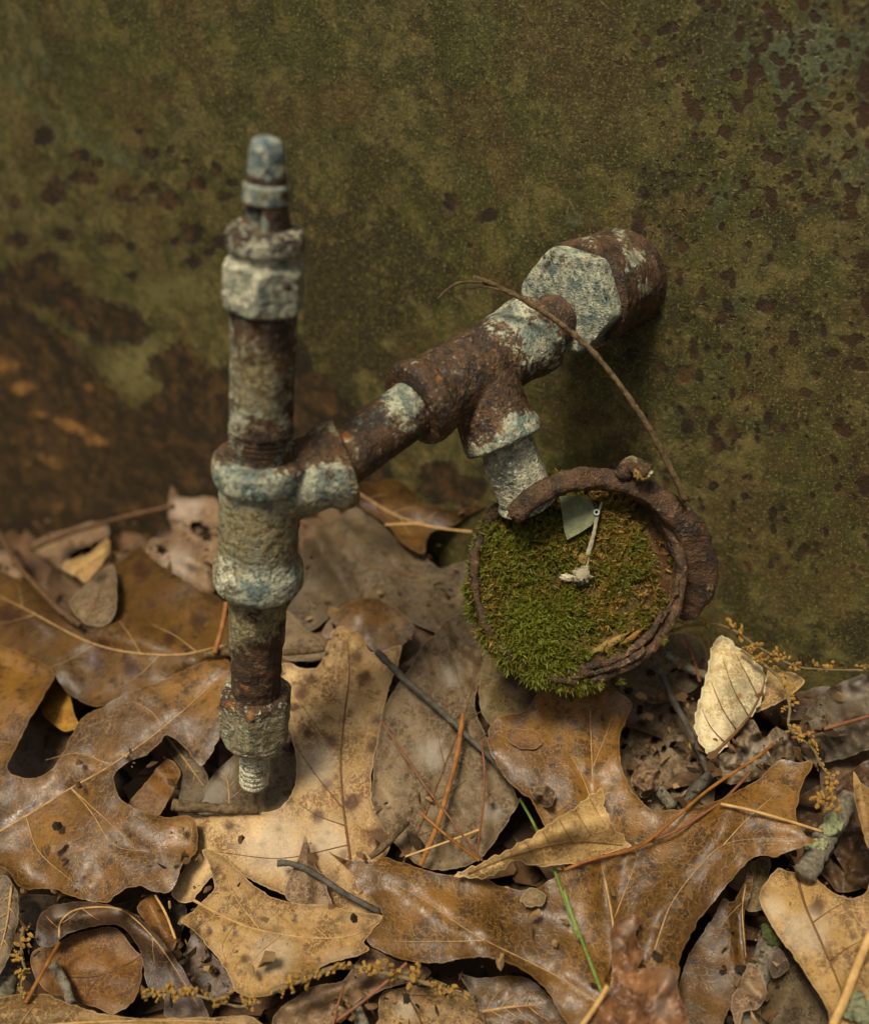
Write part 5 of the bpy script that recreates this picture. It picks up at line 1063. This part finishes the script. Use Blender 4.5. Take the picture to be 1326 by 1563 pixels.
needle('tan needle in the gap under the golden tan leaf', c7((655,680),(700,760),(740,865)), 'straw', h=(.022,.022,.022), r=.0006)
rod('grass_blade', 'single green grass blade lying over the huge oak leaf', 'grass', c8((1030,880),(1075,960),(1112,1035))+k1((1160,310),(1220,480),(1280,640))+k3((0,510),(45,640),(80,730),(165,952)), .0006, 'grass', h=[.020,.022,.040,.048,.048,.048,.052], jit=0, seg=8, flat=.3, n=90)

# catkins: a stem with little flower clusters
def cluster_mesh():
    rng = np.random.RandomState(2); V = []; F = []
    for k in range(7):
        c = rng.normal(size=3)*.55; bm = bmesh.new(); bmesh.ops.create_icosphere(bm, subdivisions=1, radius=rng.uniform(.35, .62)); b = len(V)
        for v in bm.verts: V.append(np.array(v.co)*(1+.3*rng.normal())+c)
        F += [tuple(v.index+b for v in f.verts) for f in bm.faces]; bm.free()
    me = bpy.data.meshes.new('flower_cluster'); me.from_pydata([list(v) for v in V], [], F); me.materials.append(MAT['catkin']); return me
CM = cluster_mesh()
def catkin(label, pts, h, step=26, size=.0021, r=.0007, skip=()):
    q = spline(pts, 90); P = gpt(q[:, 0], q[:, 1], np.interp(np.linspace(0, 1, 90), np.linspace(0, 1, len(h)), h))
    e = empty('catkin', P[0]); setp(e, label, 'catkin', 'dry catkins on the leaves')
    V, F = sweep(P, np.linspace(r, r*.6, 90), seg=8, up=(0, -.6, .8), jit=.0003, jscale=400); part('stem', V, F, MAT['catkin_stem'], e)
    seg = np.r_[0, np.cumsum(np.hypot(*(q[1:]-q[:-1]).T))]; s = step*.4
    while s < seg[-1]:
        i = int(np.searchsorted(seg, s)); i = min(i, 89)
        for _ in range(random.choice([1, 1, 2])):
            o = bpy.data.objects.new('flower_cluster', CM); COL.objects.link(o); o.parent = e
            off = Vector(((random.random()-.5)*.004, (random.random()-.5)*.003, random.uniform(.0, .0025)))
            o.location = Vector(P[i]-np.array(TRUEO[e.name]))+off; k = size*random.uniform(.45, 1.2); o.scale = (k*random.uniform(.6, 1.3), k*random.uniform(.6, 1.2), k*random.uniform(.5, 1.3)); o.rotation_euler = (random.uniform(0, 6), random.uniform(0, 6), random.uniform(0, 6))
        s += step*random.uniform(.6, 1.35)
catkin('dry tan catkin draped along the base of the tank right of the gauge', k2((430,185),(500,170),(560,152),(680,155),(760,190),(820,235),(900,280),(1000,330),(1100,345),(1340,352)), [.052,.050,.048,.046,.044,.042,.040,.036], step=30)
catkin('dry tan catkin hanging down over the silvery crumpled leaf at right', k2((770,262),(860,320),(910,360),(960,420),(980,520),(975,590),(1010,630),(1080,690),(1115,760),(1165,835),(1160,900),(1130,950)), [.046,.044,.044,.044,.046,.048,.050,.050], step=20)
catkin('dry yellow catkin under the golden tan leaf, bottom left', c7((600,1112),(680,1085),(760,1100),(850,1108),(930,1130),(1010,1150),(1100,1130)), [.044,.044,.044,.042], step=18)
catkin('dry catkin with a long thin stem at bottom centre', k1((-20,870),(60,835),(160,800),(230,770),(330,762),(480,792),(650,835),(780,880),(835,892)), [.042,.042,.040,.036,.032], step=24, r=.0011)
catkin('dry catkin standing at the left edge near the bottom', c7((100,815),(92,870),(95,940),(105,1000),(92,1060),(90,1120)), [.034,.034,.034,.036], step=16)

# lichen tuft on the corner leaf, yellow-orange fungus dot at the right edge
for i, (x, y) in enumerate([(1260,980),(1285,1010),(1250,1040),(1300,1060)]):
    o = blob(gpt(*map(np.array, k3((x, y))[0]), .036), .0026, plain('lichen_tuft', (128, 130, 94), (154, 152, 116), 600, .95, .001, (76, 76, 48)) if i == 0 else bpy.data.materials['lichen_tuft'], 'lichen_tuft', None, (1.2, .9, .4), .9, 3, 2.5, seed=i)
    setp(o, ['uppermost', 'rightmost upper', 'leftmost', 'lowest'][i]+' grey-green lichen tuft on the broad tan leaf in the lower right corner', 'lichen', 'lichen on the corner leaf')
